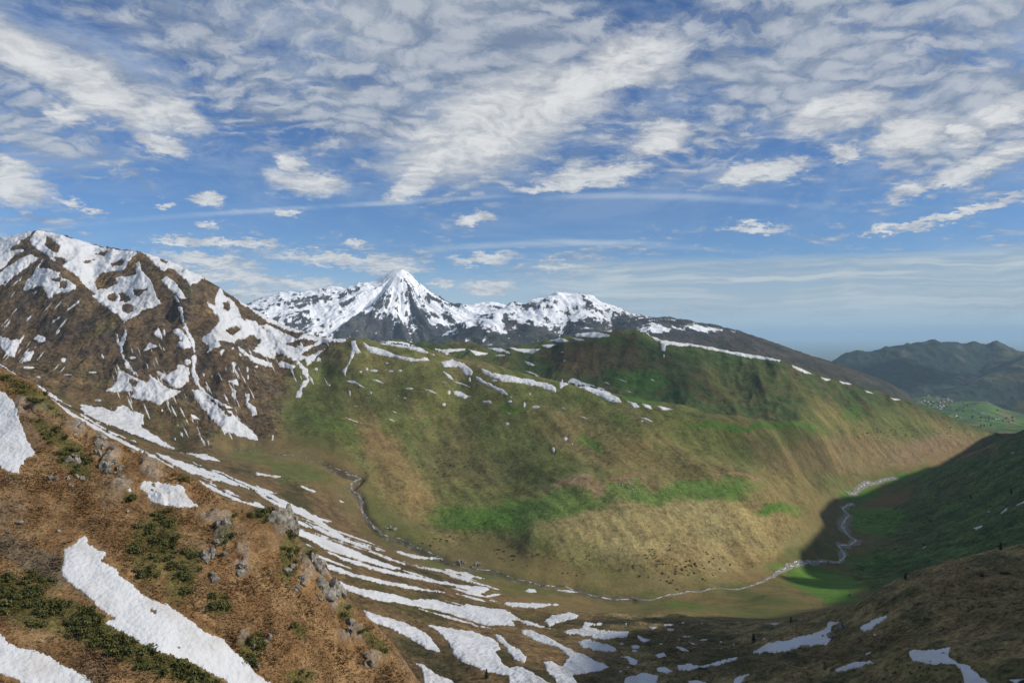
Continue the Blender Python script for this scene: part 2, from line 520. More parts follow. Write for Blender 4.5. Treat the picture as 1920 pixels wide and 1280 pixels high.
L.append(('mountain', [(320, 600, 1470), (365, 660, 1370), (380, 740, 1260)]))
L.append(('mountain', [(470, 640, 1480), (520, 680, 1440), (480, 750, 1280)]))
# green ridge in the middle
L.append(('green_ridge', [(640, 636, 1545), (680, 641, 1530), (740, 655, 1510), (800, 662, 1490), (860, 680, 1460), (900, 688, 1440), (1040, 722, 1370), (1160, 748, 1310), (1270, 771, 1260), (1330, 793, 1240)]))
L.append(('green_ridge', [(600, 700, 1430), (560, 790, 1240)]))
L.append(('green_ridge', [(700, 700, 1420), (740, 800, 1250), (800, 900, 1130), (840, 1000, 980)]))
L.append(('green_ridge', [(640, 740, 1330), (690, 830, 1180), (760, 920, 1060)]))
L.append(('green_ridge', [(860, 730, 1390), (880, 820, 1250), (960, 880, 1160)]))
L.append(('green_ridge', [(1000, 780, 1290), (1080, 850, 1170), (1110, 900, 1080)]))
L.append(('green_ridge', [(870, 955, 1040), (960, 940, 1060), (1100, 920, 1030), (1240, 908, 1020), (1400, 905, 1080), (1460, 950, 1080)]))
L.append(('green_ridge', [(1000, 1010, 930), (1150, 1030, 905), (1300, 1030, 915), (1430, 1020, 1000)]))
L.append(('green_ridge', [(1200, 830, 1160), (1330, 860, 1170), (1430, 870, 1270)]))
L.append(('green_ridge', [(1330, 793, 1240), (1450, 797, 1500), (1560, 801, 1900), (1700, 801, 2270), (1850, 815, 2600), (1990, 822, 2900)]))
L.append(('green_ridge', [(1500, 880, 1480), (1600, 850, 1900), (1720, 845, 2150)]))
# behind its crest
L.append(('far_ridge', [(640, 690, 1800), (800, 720, 1750), (1000, 760, 1680), (1200, 800, 1600), (1330, 805, 1500), (1450, 805, 1700)]))
# second ridge
L.append(('far_ridge', [(700, 650, 2000), (820, 655, 2050), (930, 654, 2100), (1010, 641, 2180), (1090, 624, 2220), (1190, 616, 2200), (1240, 636, 2200), (1330, 651, 2200), (1460, 674, 2250), (1590, 718, 2330), (1700, 749, 2450), (1800, 788, 2600), (1870, 812, 2720), (1990, 824, 3000)]))
L.append(('far_ridge', [(1000, 700, 1950), (1150, 720, 1880), (1230, 740, 1850)]))
L.append(('far_ridge', [(1235, 650, 2150), (1290, 700, 1990), (1330, 750, 1860)]))
L.append(('far_ridge', [(1400, 690, 2120), (1450, 740, 1960), (1480, 785, 1800)]))
L.append(('far_ridge', [(1330, 690, 2120), (1370, 740, 2010), (1400, 780, 1840)]))
L.append(('far_ridge', [(1560, 740, 2200), (1620, 780, 2150)]))
L.append(('far_ridge', [(600, 760, 2600), (1000, 780, 2900), (1250, 780, 2900), (1500, 800, 3000), (1750, 850, 3200), (1990, 850, 3400)]))
L.append(('mountain', [(-300, 620, 2400), (0, 600, 2400), (300, 620, 2400), (560, 720, 2300)]))
L.append(('far_ridge', [(-300, 700, 3600), (300, 740, 3600), (1000, 780, 3600), (1990, 815, 3600)]))
# right valley side
L.append(('right_slope', [(2250, 640, 1350), (2100, 720, 1420), (1990, 775, 1470), (1920, 810, 1500), (1840, 840, 1560), (1760, 875, 1680), (1700, 898, 1780)]))
L.append(('right_slope', [(2250, 800, 950), (2050, 880, 1000), (1920, 905, 1130), (1800, 945, 1240), (1700, 960, 1400), (1640, 975, 1400)]))
L.append(('right_slope', [(2250, 980, 700), (2050, 1000, 760), (1920, 1012, 830), (1800, 1042, 900), (1700, 1052, 980), (1630, 1060, 1030)]))
L.append(('right_slope', [(2250, 800, 2000), (2050, 830, 2100), (1930, 850, 2200)]))
L.append(('right_slope', [(1660, 1110, 800), (1800, 1080, 740), (2000, 1040, 660)]))
# near knoll at the lower right
L.append(('near_knoll', [(2300, 930, 400), (2050, 990, 385), (1920, 1020, 380), (1860, 1034, 375), (1800, 1052, 370), (1700, 1085, 380), (1620, 1120, 410), (1560, 1160, 440), (1480, 1170, 460), (1380, 1174, 500), (1270, 1162, 540), (1160, 1152, 580)]))
L.append(('near_knoll', [(2200, 1250, 210), (1920, 1275, 205), (1700, 1275, 240), (1500, 1275, 295), (1300, 1275, 325)]))
L.append(('near_knoll', [(2200, 1500, 165), (1920, 1560, 160), (1600, 1560, 190)]))
L.append(('near_knoll', [(2100, 1120, 280), (1920, 1150, 275), (1700, 1190, 300), (1500, 1222, 350), (1350, 1225, 385), (1200, 1215, 400)]))
L.append(('near_knoll', [(2300, 1080, 560), (1950, 1075, 560), (1750, 1120, 560), (1640, 1140, 580), (1540, 1160, 620)]))
L.append(('valley_floor', [(1250, 1140, 680), (1380, 1150, 660), (1440, 1160, 640)]))

V = Land(L, -290, 2200, 960, 205, 3500, 720)
w = V.w
x, y = V.X, V.Y
far = np.clip(V.d / 1500, 0.2, 1.6)
h = np.zeros_like(V.Z)
crag = fbm(x, y, 210, 6, 1, 0.55, ridged=True)
# couloirs run down the face: stretched along the fall line
coul = fbm(x + .35 * y, y * .28, 75, 5, 5, 0.55, ridged=True)
strata = fbm(x * .5 + y * .5, (y - x) * .12, 30, 4, 9, .6, ridged=True)
h += w['mountain'] * (crag * 16 + coul * 10 + strata * 4.0 + fbm(x, y, 46, 5, 8, .6, ridged=True) * 5.0)
gul = fbm(x * 1.0 + .45 * y, (y - .45 * x) * .22, 130, 4, 12, 0.5)
spur = fbm(x * .85 + .45 * y, (y - .45 * x) * .26, 260, 3, 18, .45, ridged=True)
h += w['green_ridge'] * (spur * 13 + gul * 11 + fbm(x, y, 130, 5, 14) * 5 + fbm(x, y, 22, 4, 15, .6) * 1.5 + fbm(x + .45 * y, (y - .45 * x) * .18, 16, 3, 16) * 1.5)
gul2 = fbm(x - .25 * y, (y + .25 * x) * .25, 170, 5, 22, 0.5, ridged=True)
h += w['far_ridge'] * (gul2 * 27 + fbm(x, y, 160, 4, 24) * 6)
h += w['right_slope'] * (fbm(x + .3 * y, y * .4, 90, 5, 31) * 9 + fbm(x, y, 22, 5, 33, .6) * 3.0)
h += w['near_knoll'] * (fbm(x, y, 42, 5, 41) * 6.5 + fbm(x, y, 9, 5, 43, .6) * 1.6)
h += w['streak_slope'] * (fbm(x + y * .5, (y - .5 * x) * .35, 45, 5, 51) * 4 + fbm(x, y, 10, 5, 53, .6) * 1.0)
h += w['valley_floor'] * (fbm(x, y, 70, 4, 61) * 1.6)
V.Z = V.Z + h
# the streams have cut themselves in
STREAM_UP = [(440, 843), (480, 846), (523, 852), (600, 866), (650, 888), (676, 896), (658, 913), (674, 929), (678, 945), (682, 965), (694, 981), (717, 1002), (753, 1010), (777, 1024), (820, 1044), (856, 1060), (927, 1072), (979, 1088), (1034, 1099), (1074, 1105), (1129, 1119), (1185, 1123)]
_py = EYE - V.Z / V.d * F; _px = np.broadcast_to(V.px[:, None], V.Z.shape)
_dm = np.full(V.Z.shape, 1e9)
for (x1, y1), (x2, y2) in zip(STREAM_UP[:-1], STREAM_UP[1:]):
    dx, dy = x2 - x1, y2 - y1
    t = np.clip(((_px - x1) * dx + (_py - y1) * dy) / (dx * dx + dy * dy), 0, 1)
    _dm = np.minimum(_dm, np.hypot(_px - x1 - t * dx, (_py - y1 - t * dy) * 1.5))
_dm = np.where((V.d > 780) & (V.d < 1200), _dm + fbm(x, y, 20, 3, 63) * 3, 1e9)
cut = np.exp(-(_dm / 9.0) ** 2) * ss(_px, 560, 650) * (1 - .55 * ss(_px, 760, 900))
V.Z = V.Z - cut * 8.0


def hold_skyline(land, line, sig=.16, win=21, k=1.0):
    """noise may roughen a crest but not lift it off its surveyed line"""
    pl = np.array(line, float)
    row = np.interp(land.px, pl[:, 0], pl[:, 1]); ldc = np.log(np.interp(land.px, pl[:, 0], pl[:, 2]))
    inside = ss(land.px, pl[0, 0] - 40, pl[0, 0] + 1) * (1 - ss(land.px, pl[-1, 0] - 1, pl[-1, 0] + 40))
    pyn_ = EYE - land.Z / land.d * F
    near_c = np.abs(land.ld[None] - ldc[:, None]) < sig
    act = np.where(near_c, pyn_, 1e9).min(1)
    dl = (row - act) * inside
    ker = np.hanning(win + 2)[1:-1]; ker /= ker.sum()
    dl = np.convolve(np.pad(dl, win // 2, mode='edge'), ker, 'valid') * k
    wgt = np.exp(-((land.ld[None] - ldc[:, None]) / sig) ** 2)
    land.Z = land.Z - dl[:, None] / F * land.d * wgt


CREST_M = [(-300, 500, 1800), (-120, 470, 1800), (0, 448, 1800), (40, 438, 1790), (70, 431, 1780), (120, 441, 1780), (180, 460, 1760), (262, 472, 1720), (310, 487, 1700), (380, 518, 1680), (420, 545, 1650), (470, 577, 1610), (520, 605, 1580), (580, 628, 1560), (640, 636, 1545)]
CREST_E = [(930, 654, 2100), (1010, 641, 2180), (1090, 624, 2220), (1190, 616, 2200), (1240, 636, 2200), (1330, 651, 2200), (1460, 674, 2250), (1590, 718, 2330), (1700, 749, 2450), (1800, 788, 2600), (1870, 812, 2720)]
for _ in range(2):
    hold_skyline(V, CREST_M)
    hold_skyline(V, CREST_E, .06)
V.finish()

pxg = np.broadcast_to(V.px[:, None], V.Z.shape); pyg = V.py
slope_n = fbm(x, y, 60, 6, 71, .6); mid_n = fbm(x, y, 22, 5, 73, .6); big_n = fbm(x, y, 260, 4, 75)
streak_n = fbm(x + .4 * y, y * .3, 40, 5, 77, .6)
c_mount = lerp3(lerp3((.115, .085, .052), (.075, .062, .052), ss(slope_n, -.25, .3)), (.17, .118, .06), ss(big_n + mid_n * .5, .05, .55))
c_mount = lerp3(c_mount, (.040, .036, .028), ss(streak_n, .12, .5) * .7)
fine_n = fbm(x, y, 9, 4, 83, .65)
c_mount = lerp3(c_mount, (.085, .085, .038), ss(fbm(x, y, 120, 4, 89), .1, .45) * .55) * np.array([.98, .93, .88], np.float32)
c_mount = c_mount * (1 + .55 * np.clip(fine_n, -1, 1))[..., None]
c_mount = lerp3(c_mount, (.20, .185, .165), ss(fine_n + crag * .4, .45, .8) * .5)
c_green = lerp3(lerp3(OLIVE, (.180, .150, .064), ss(big_n + slope_n * .6, -.1, .6)), TURF, ss(mid_n + slope_n, .1, .6) * .6)
c_green = lerp3(c_green, (.20, .155, .075), ss(fbm(x + .45 * y, (y - .45 * x) * .22, 90, 5, 79), .15, .5) * .5)
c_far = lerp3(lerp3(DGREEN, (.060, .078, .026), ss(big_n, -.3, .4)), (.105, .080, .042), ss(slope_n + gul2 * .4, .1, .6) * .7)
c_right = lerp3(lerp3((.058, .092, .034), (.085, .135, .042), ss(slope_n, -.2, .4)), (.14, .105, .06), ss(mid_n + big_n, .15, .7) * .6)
c_knoll = lerp3(lerp3((.215, .165, .078), (.092, .088, .038), ss(mid_n, -.15, .3)), (.22, .165, .08), ss(slope_n, .15, .55) * .6)
c_streak = lerp3(lerp3((.125, .088, .045), (.055, .050, .024), ss(streak_n + mid_n * .5, -.1, .35)), (.18, .13, .065), ss(slope_n, .2, .6) * .5)
c_floor = lerp3((.155, .120, .055), (.095, .105, .036), ss(slope_n + big_n, -.2, .4))
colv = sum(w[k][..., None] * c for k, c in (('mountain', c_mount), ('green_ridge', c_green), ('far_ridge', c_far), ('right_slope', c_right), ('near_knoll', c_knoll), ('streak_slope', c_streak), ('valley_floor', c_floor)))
dline = fbm(x + .45 * y, (y - .45 * x) * .16, 20, 4, 85, .6); spk = fbm(x, y, 7, 3, 87, .7)
colv = colv * (1 + (w['green_ridge'] + .6 * w['far_ridge']) * .28 * np.clip(dline * 1.3, -1, 1))[..., None]
colv = colv * (1 - .5 * ss(spk, .38, .62) * (1 - w['mountain']))[..., None]
colv = lerp3(colv, lerp3((.075, .062, .040), (.16, .14, .115), ss(fbm(x, y, 8, 3, 65), .0, .4)), np.clip(cut * 1.1, 0, .85))
colv = blob_field(pxg.astype(np.float32), pyg.astype(np.float32), [
    # dry tan pasture on the sunny flank
    (1260, 985, 240, 78, 8, TAN, .80), (1330, 1060, 160, 40, -4, (.20, .150, .070), .6), (1470, 930, 80, 70, 40, (.20, .15, .07), .6),
    (1150, 840, 120, 42, 30, (.20, .160, .070), .6), (1000, 1060, 90, 36, 18, (.19, .145, .062), .7), (1250, 865, 120, 26, 12, (.185, .145, .065), .6),
    (740, 880, 36, 110, -38, (.20, .14, .066), .75), (690, 800, 22, 80, -35, (.19, .13, .062), .55), (860, 985, 50, 30, 20, (.17, .13, .06), .5),
    (1600, 850, 170, 30, -4, (.185, .135, .072), .7), (1750, 845, 100, 26, -10, (.20, .14, .085), .7), (1040, 800, 70, 24, 30, (.19, .14, .07), .5),
    # darker heath
    (880, 870, 90, 34, 10, (.080, .072, .034), .6), (620, 790, 70, 60, 0, (.090, .105, .034), .6), (930, 780, 120, 50, 15, (.100, .112, .038), .6),
    (830, 730, 90, 40, 20, (.095, .115, .036), .6), (690, 990, 26, 40, 0, (.055, .060, .022), .7), (560, 880, 60, 22, 12, (.07, .11, .028), .6),
    (1000, 890, 60, 24, 5, (.060, .075, .025), .6), (1230, 780, 60, 30, 25, (.095, .095, .035), .5),
    # lush turf on the benches
    (1010, 955, 150, 24, -8, LUSH, .9), (900, 975, 90, 24, 8, (.060, .130, .022), .8), (1290, 922, 130, 20, -4, LUSH, .95), (1130, 912, 80, 16, 0, LUSH, .8),
    (1455, 957, 42, 13, -4, (.070, .160, .026), .9), (1110, 832, 30, 10, 20, (.070, .150, .024), .8), (950, 775, 30, 9, 5, (.070, .140, .025), .7),
    (1200, 708, 60, 20, 5, (.055, .130, .024), .8), (1190, 745, 50, 14, 8, (.050, .120, .024), .7), (1420, 797, 130, 7, 1, (.060, .150, .024), .85),
    (1120, 640, 70, 10, 0, (.055, .10, .026), .6), (1590, 770, 20, 16, 40, (.06, .13, .025), .6), (640, 800, 40, 16, 20, (.062, .12, .025), .5),
    (480, 855, 60, 10, 2, (.080, .11, .032), .5), (860, 1045, 70, 16, 20, (.15, .115, .055), .7), (1150, 1090, 160, 18, 6, (.17, .14, .062), .8), (1130, 665, 90, 26, 8, (.095, .062, .034), .6), (1060, 680, 70, 18, 15, (.10, .066, .036), .6),
    # bare earth scrapes
    (1098, 908, 38, 13, 4, PINK, .85), (1380, 892, 48, 4, 4, PINK, .8), (1185, 898, 50, 5, 4, (.22, .15, .09), .6), (1160, 893, 40, 5, 0, (.22, .15, .09), .5),
    # valley floor
    (1530, 1092, 80, 26, 14, (.070, .17, .028), .9), (1640, 975, 52, 26, 0, (.085, .19, .036), .9), (1625, 925, 36, 12, -12, (.060, .150, .024), .9),
    (1680, 932, 36, 9, -4, (.16, .11, .060), .8), (1680, 896, 60, 7, -6, (.075, .165, .03), .85), (1560, 1090, 60, 14, 5, (.085, .18, .034), .6), (1340, 1140, 60, 14, -5, (.16, .14, .055), .7),
    (1290, 1130, 30, 8, -4, (.085, .15, .028), .7), (1490, 1045, 36, 16, -25, (.075, .085, .03), .6), (1640, 1050, 50, 20, 0, (.07, .14, .034), .7),
    # streak slope
    (640, 960, 70, 36, 30, (.14, .092, .052), .6), (700, 1030, 90, 14, 16, (.11, .075, .042), .6), (960, 1150, 130, 14, 14, (.075, .065, .026), .7), (760, 1130, 130, 16, 20, (.060, .056, .022), .8),
    (1050, 1130, 130, 16, 6, (.19, .13, .062), .7), (1010, 1215, 60, 26, 30, (.19, .130, .064), .8), (1090, 1220, 50, 22, 28, (.19, .130, .066), .8), (880, 1190, 30, 40, -30, (.18, .125, .066), .7),
    # knoll
    (1850, 1120, 120, 60, 0, (.135, .098, .044), .6), (1400, 1235, 160, 22, -4, (.052, .050, .022), .7), (1740, 1250, 90, 24, 0, (.10, .10, .03), .5), (1250, 1200, 100, 30, 0, (.075, .058, .028), .7),
    (1620, 1210, 100, 26, -15, (.10, .075, .034), .5),
], colv)

co = np.stack([V.X, V.Y, V.Z], -1).reshape(-1, 3)
nrm = vnormals(co, *V.Z.shape)
fc = grid_faces(*V.Z.shape)
names = V.names
wst = np.stack([w[k] for k in names], 0)
lab = wst.argmax(0)[:-1, :-1]
GM = {
    'mountain': ground_material('mountain_rock', 26, 6.0, 4.0, .75),
    'green_ridge': ground_material('pasture', 30, 5.0, 1.6, .50),
    'far_ridge': ground_material('upland_grass', 40, 9.0, 3.2, .5),
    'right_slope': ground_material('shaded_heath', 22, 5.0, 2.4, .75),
    'near_knoll': ground_material('knoll_grass', 8, 1.8, .8, .75),
    'streak_slope': ground_material('melt_slope_grass', 12, 2.4, .8, .65),
    'valley_floor': ground_material('meadow', 22, 3.0, .35, .28),
}
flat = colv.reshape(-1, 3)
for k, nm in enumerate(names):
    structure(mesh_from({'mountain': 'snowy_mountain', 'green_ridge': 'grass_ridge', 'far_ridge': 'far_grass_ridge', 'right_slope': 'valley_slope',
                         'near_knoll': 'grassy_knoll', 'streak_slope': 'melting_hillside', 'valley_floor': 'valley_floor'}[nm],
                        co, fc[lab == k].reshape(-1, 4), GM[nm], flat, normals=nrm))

# ------------------------------------------------------------------ near hillside on the left
S = 1.4
def near(l):
    return [(a, b, c * S) for a, b, c in l]
LN = [
    ('near', near([(-320, 560, 150), (-150, 625, 138), (0, 688, 127), (60, 716, 124), (130, 776, 119), (200, 816, 116), (270, 850, 113), (340, 884, 110), (420, 932, 110), (480, 950, 112), (540, 958, 113), (556, 1000, 110), (600, 1050, 109), (625, 1085, 108), (660, 1130, 107), (700, 1165, 107), (745, 1215, 106), (790, 1285, 104), (850, 1400, 100)])),
    ('near', near([(-320, 1280, 72), (0, 1280, 75), (300, 1280, 80), (560, 1280, 90), (700, 1280, 98)])),
    ('near', near([(-320, 1020, 90), (0, 1000, 92), (200, 1060, 91), (400, 1100, 93), (560, 1130, 98)])),
    ('near', near([(-320, 850, 108), (0, 850, 106), (200, 930, 102), (400, 1000, 102)])),
    ('near', near([(-320, 1560, 62), (0, 1560, 64), (400, 1560, 70), (800, 1560, 84), (900, 1560, 92)])),
    ('near', near([(-320, 760, 180), (0, 900, 150), (200, 1010, 136), (340, 1080, 132), (540, 1160, 132), (640, 1260, 124), (760, 1420, 118), (900, 1600, 108)])),
    ('near', near([(-320, 1100, 210), (200, 1400, 165), (600, 1600, 150), (900, 1900, 125)])),
]
N = Land(LN, -310, 895, 480, 92, 225, 340, step=22)
x, y = N.X, N.Y
hn = fbm(x, y, 26, 5, 101) * 1.5 + fbm(x, y, 6, 5, 103, .55) * .42
rk = fbm(x * 1.2 + y * .3, y, 9, 5, 107, .6, ridged=True)
pxn = np.broadcast_to(N.px[:, None], N.Z.shape)
pyn0 = EYE - N.Z / N.d * F
rock_m = np.zeros_like(N.Z)
for cx, cy, rx, ry in [(205, 850, 26, 30), (150, 800, 30, 26), (190, 830, 18, 40), (285, 870, 30, 34), (420, 1010, 22, 46), (530, 985, 36, 36), (575, 1055, 20, 60), (620, 1085, 30, 44), (590, 1010, 14, 40),
                       (400, 965, 40, 22), (455, 1050, 24, 40), (60, 760, 50, 24), (640, 1140, 30, 30), (660, 1190, 40, 24), (230, 905, 26, 20), (300, 930, 30, 14), (480, 1200, 40, 30), (690, 1240, 40, 20)]:
    e = np.sqrt(((pxn - cx) / rx) ** 2 + ((pyn0 - cy) / ry) ** 2)
    rock_m = np.maximum(rock_m, np.clip(1.3 - e, 0, 1))
rock_m *= ss(fbm(x, y, 3.5, 4, 109) + .25, -.1, .3)
N.Z = N.Z + hn + rock_m * (rk * 1.5 + .5)
hold_skyline(N, LN[0][1][:-1], .10, 15)
N.finish()
pyn = N.py
n1 = fbm(x, y, 7, 5, 111, .6); n2 = fbm(x, y, 2.2, 4, 113, .6); n3 = fbm(x, y, 24, 4, 115)
cn = lerp3(lerp3((.190, .125, .066), (.275, .195, .110), ss(n1 + n2 * .6, -.2, .35)), (.135, .082, .044), ss(n2 - n1 * .5, .15, .5) * .6)
cn = lerp3(cn, (.165, .105, .052), ss(n3, .1, .4) * .5)
scr = fbm(x * .7 + y * .7, (y - x) * .3, 9, 5, 117, .6)
cn = lerp3(cn, (.215, .175, .130), ss(scr + n3 * .5, .05, .5) * .65)
cn = cn * np.array([.84, .77, .69], np.float32)
cn = lerp3(cn, (.24, .22, .19), ss(rock_m + rk * .5, .65, .95) * .5)
GREEN_PATCH = [(290, 1020, 44, 70, 15), (345, 1075, 26, 60, 25), (130, 850, 30, 22, 0), (100, 815, 46, 16, 35), (60, 740, 70, 14, 33), (500, 965, 40, 16, 5), (545, 1040, 18, 60, 10), (430, 990, 10, 30, 15), (345, 895, 16, 8, 10),
               (470, 1220, 22, 38, 20), (640, 1145, 18, 16, 20), (90, 1150, 150, 36, 18), (250, 1215, 140, 30, 24), (370, 1265, 60, 20, 20), (590, 1010, 14, 36, 15), (155, 880, 20, 20, 0), (30, 1110, 60, 24, 25), (700, 1200, 36, 12, 40), (560, 1180, 14, 14, 0),
               (410, 1130, 26, 22, 30), (75, 1085, 40, 12, 28), (560, 1270, 26, 16, 0), (240, 930, 14, 12, 0)]
cn = blob_field(pxn.astype(np.float32), pyn.astype(np.float32),
                [(a, b, c, d, e, (.075, .078, .024), .8) for a, b, c, d, e in GREEN_PATCH] + [(110, 1070, 190, 24, 24, (.115, .098, .072), .8), (330, 1185, 180, 16, 30, (.125, .088, .048), .6)], cn, warp=.42, seed=5)
co = np.stack([N.X, N.Y, N.Z], -1).reshape(-1, 3)
structure(mesh_from('near_hillside', co, grid_faces(*N.Z.shape).reshape(-1, 4), ground_material('near_turf', 2.4, .42, .16, .55), cn.reshape(-1, 3)))

# ------------------------------------------------------------------ distant snow peaks
def snow_rock_material(name, big, fine, bump):
    """rock and heath in the vertex colour; snow lies where the 'snow' survey value says, with ragged edges"""
    ma = ground_material(name, big, fine, bump, .5)
    g = NT.__new__(NT); g.t = ma.node_tree
    bs = [n for n in g.t.nodes if n.type == 'BSDF_PRINCIPLED'][0]
    base = bs.inputs['Base Color'].links[0].from_socket
    tc = g.n('ShaderNodeTexCoord').outputs['Object']
    at = g.n('ShaderNodeAttribute', attribute_name='snow').outputs['Fac']
    st_ = g.n('ShaderNodeMapping'); g.set(st_.inputs['Vector'], tc); st_.inputs['Scale'].default_value = (1.0, .5, .45)
    k = g.m('ADD', at, g.m('MULTIPLY', g.m('SUBTRACT', g.noise(st_.outputs[0], 1 / fine, 5, .65), .5), 1.25))
    g.set(bs.inputs['Base Color'], g.mix(g.sstep(k, .44, .56), base, (.80, .82, .86, 1)))
    return ma


LF = [
    ('back', [(300, 640, 7600), (420, 600, 7500), (490, 570, 7500), (530, 558, 7500), (580, 552, 7500), (620, 552, 7500), (650, 545, 7500), (672, 536, 7500), (700, 534, 7500), (722, 525, 7500), (740, 514, 7450), (752, 511, 7450), (768, 520, 7450), (790, 540, 7500), (812, 558, 7500), (830, 571, 7500), (855, 580, 7500), (900, 575, 7700), (925, 569, 7700), (960, 580, 7600), (1010, 590, 7600), (1100, 610, 7600), (1300, 650, 7600), (1600, 760, 7600), (1800, 860, 7600)]),
    ('back', [(752, 511, 7450), (748, 545, 7150), (735, 580, 6850), (760, 625, 6400)]),
    ('back', [(752, 511, 7450), (715, 560, 7050), (690, 600, 6700), (640, 635, 6300)]),
    ('back', [(790, 542, 7450), (800, 580, 7050), (815, 615, 6650)]),
    ('back', [(600, 555, 7450), (560, 585, 7000), (540, 620, 6600)]),
    ('back', [(670, 540, 7450), (640, 575, 7050), (600, 610, 6700)]),
    ('back', [(860, 600, 7000), (835, 640, 6500)]),
    ('back', [(770, 600, 6900), (740, 640, 6450), (700, 660, 6200)]),
    ('front', [(700, 690, 5200), (790, 655, 5250), (840, 632, 5300), (900, 606, 5500), (960, 583, 5600), (1000, 570, 5650), (1040, 562, 5650), (1056, 562, 5650), (1080, 567, 5650), (1110, 568, 5650), (1140, 580, 5600), (1190, 604, 5500), (1230, 610, 5400), (1290, 617, 5300), (1350, 627, 5200), (1420, 643, 5100), (1500, 665, 5000), (1580, 690, 4900), (1650, 714, 4800), (1695, 737, 4750), (1716, 760, 4700), (1750, 810, 4650), (1800, 860, 4600)]),
    ('front', [(1050, 562, 5650), (1062, 600, 5300), (1050, 640, 4950)]),
    ('front', [(1110, 568, 5650), (1130, 605, 5300), (1150, 630, 5000)]),
    ('front', [(980, 590, 5500), (960, 630, 5050)]),
    ('front', [(600, 720, 4500), (800, 690, 4500), (1000, 670, 4450), (1200, 660, 4400), (1400, 690, 4300), (1600, 745, 4200), (1700, 800, 4150), (1800, 880, 4100)]),
    ('front', [(300, 740, 3950), (1000, 760, 3950), (1600, 810, 3950), (1800, 890, 3950)]),
    ('back', [(300, 680, 6000), (500, 660, 6000), (650, 665, 6000), (860, 660, 6300), (1000, 640, 6500), (1200, 660, 6500), (1600, 760, 6300), (1800, 860, 6300)]),
    ('back', [(300, 690, 8600), (700, 640, 8800), (1000, 650, 8800), (1600, 780, 8800), (1800, 870, 8800)]),
]
Q = Land(LF, 330, 1790, 640, 4000, 8600, 300, step=22, coarse=(240, 130))
x, y = Q.X, Q.Y
rid = fbm(x, y, 900, 6, 201, .55, ridged=True); rid2 = fbm(x + .3 * y, y * .4, 330, 5, 205, .55, ridged=True)
xs_, ys_ = (752 - 960) / F * 7450, 7450.0
rr = np.hypot(x - xs_, y - ys_); an_ = np.arctan2(x - xs_, ys_ - y)
ribs = fbm(an_ * 3.2, rr / 1400.0, 1.0, 5, 221, .6, ridged=True)
ribs = (ribs - ribs[rr < 1500].mean()) * np.exp(-(rr / 1500) ** 2)
hi = ss(680 - (EYE - Q.Z / Q.d * F), 0, 90)
Q.Z = Q.Z + (rid * 60 + rid2 * 38) * (.35 + .65 * hi) * (1 - .4 * ss(x, 900, 2200)) * (1 - .4 * np.exp(-(rr / 1100) ** 2)) + ribs * 115 * ss(rr, 60, 500) + fbm(x, y, 150, 5, 207, .6, ridged=True) * 15
Q.finish()
sl_x = np.gradient(Q.Z, axis=0) / np.maximum(np.gradient(Q.X, axis=0), 1); sl_y = np.gradient(Q.Z, axis=1) / np.gradient(Q.Y, axis=1)
steep = np.hypot(sl_x, sl_y)
snow = .40 + (608 - Q.py) / 75 * .48 - (steep - .75) * .35 + fbm(x, y, 260, 5, 211, .6) * .65 - rid2 * .42 - ribs * 1.5 + .16 * np.exp(-(rr / 800) ** 2) + fbm(x * 1.6 + y * .2, y * .35, 120, 4, 217, .6) * .35
pq = np.broadcast_to(Q.px[:, None], Q.Z.shape)
snow += (fbm(x * 1.3, y, 190, 5, 223, .65) * .8 + .12) * np.exp(-(rr / 1300) ** 2)
snow -= ss(pq, 1120, 1300) * .15
# the steep south face of the pyramid stays rocky low down, the left range holds snow lower
snow -= np.exp(-((pq - 735) / 60) ** 2 - ((Q.py - 610) / 34) ** 2) * .30
snow += np.exp(-((pq - 580) / 110) ** 2 - ((Q.py - 590) / 40) ** 2) * .28
snow += np.exp(-((pq - 1070) / 80) ** 2 - ((Q.py - 585) / 18) ** 2) * .42
snow += np.exp(-((pq - 880) / 60) ** 2 - ((Q.py - 595) / 26) ** 2) * .5
snow += np.exp(-((pq - 1290) / 100) ** 2 - ((Q.py - 617) / 7) ** 2) * .45
cq = lerp3(lerp3((.048, .050, .056), (.075, .070, .066), ss(fbm(x, y, 200, 4, 213), -.2, .4)), (.050, .062, .030), ss((Q.py - 620) / 50 + fbm(x, y, 300, 4, 215) * .6, 0, 1) * .8)
cq = lerp3(cq, lerp3((.060, .046, .038), (.030, .034, .026), ss(fbm(x, y, 160, 4, 219), -.2, .3)), ss(pq, 1230, 1400) * .8)
co = np.stack([Q.X, Q.Y, Q.Z], -1).reshape(-1, 3); nq = vnormals(co, *Q.Z.shape)
fq = grid_faces(*Q.Z.shape); wb = (Q.w['front'] > Q.w['back'])[:-1, :-1]
mq = snow_rock_material('peak_rock', 150, 32, 9)
for nm, sel in (('pyramid_peak_range', ~wb), ('snow_capped_ridge', wb)):
    structure(mesh_from(nm, co, fq[sel].reshape(-1, 4), mq, cq.reshape(-1, 3), {'snow': snow.ravel()}, nq))

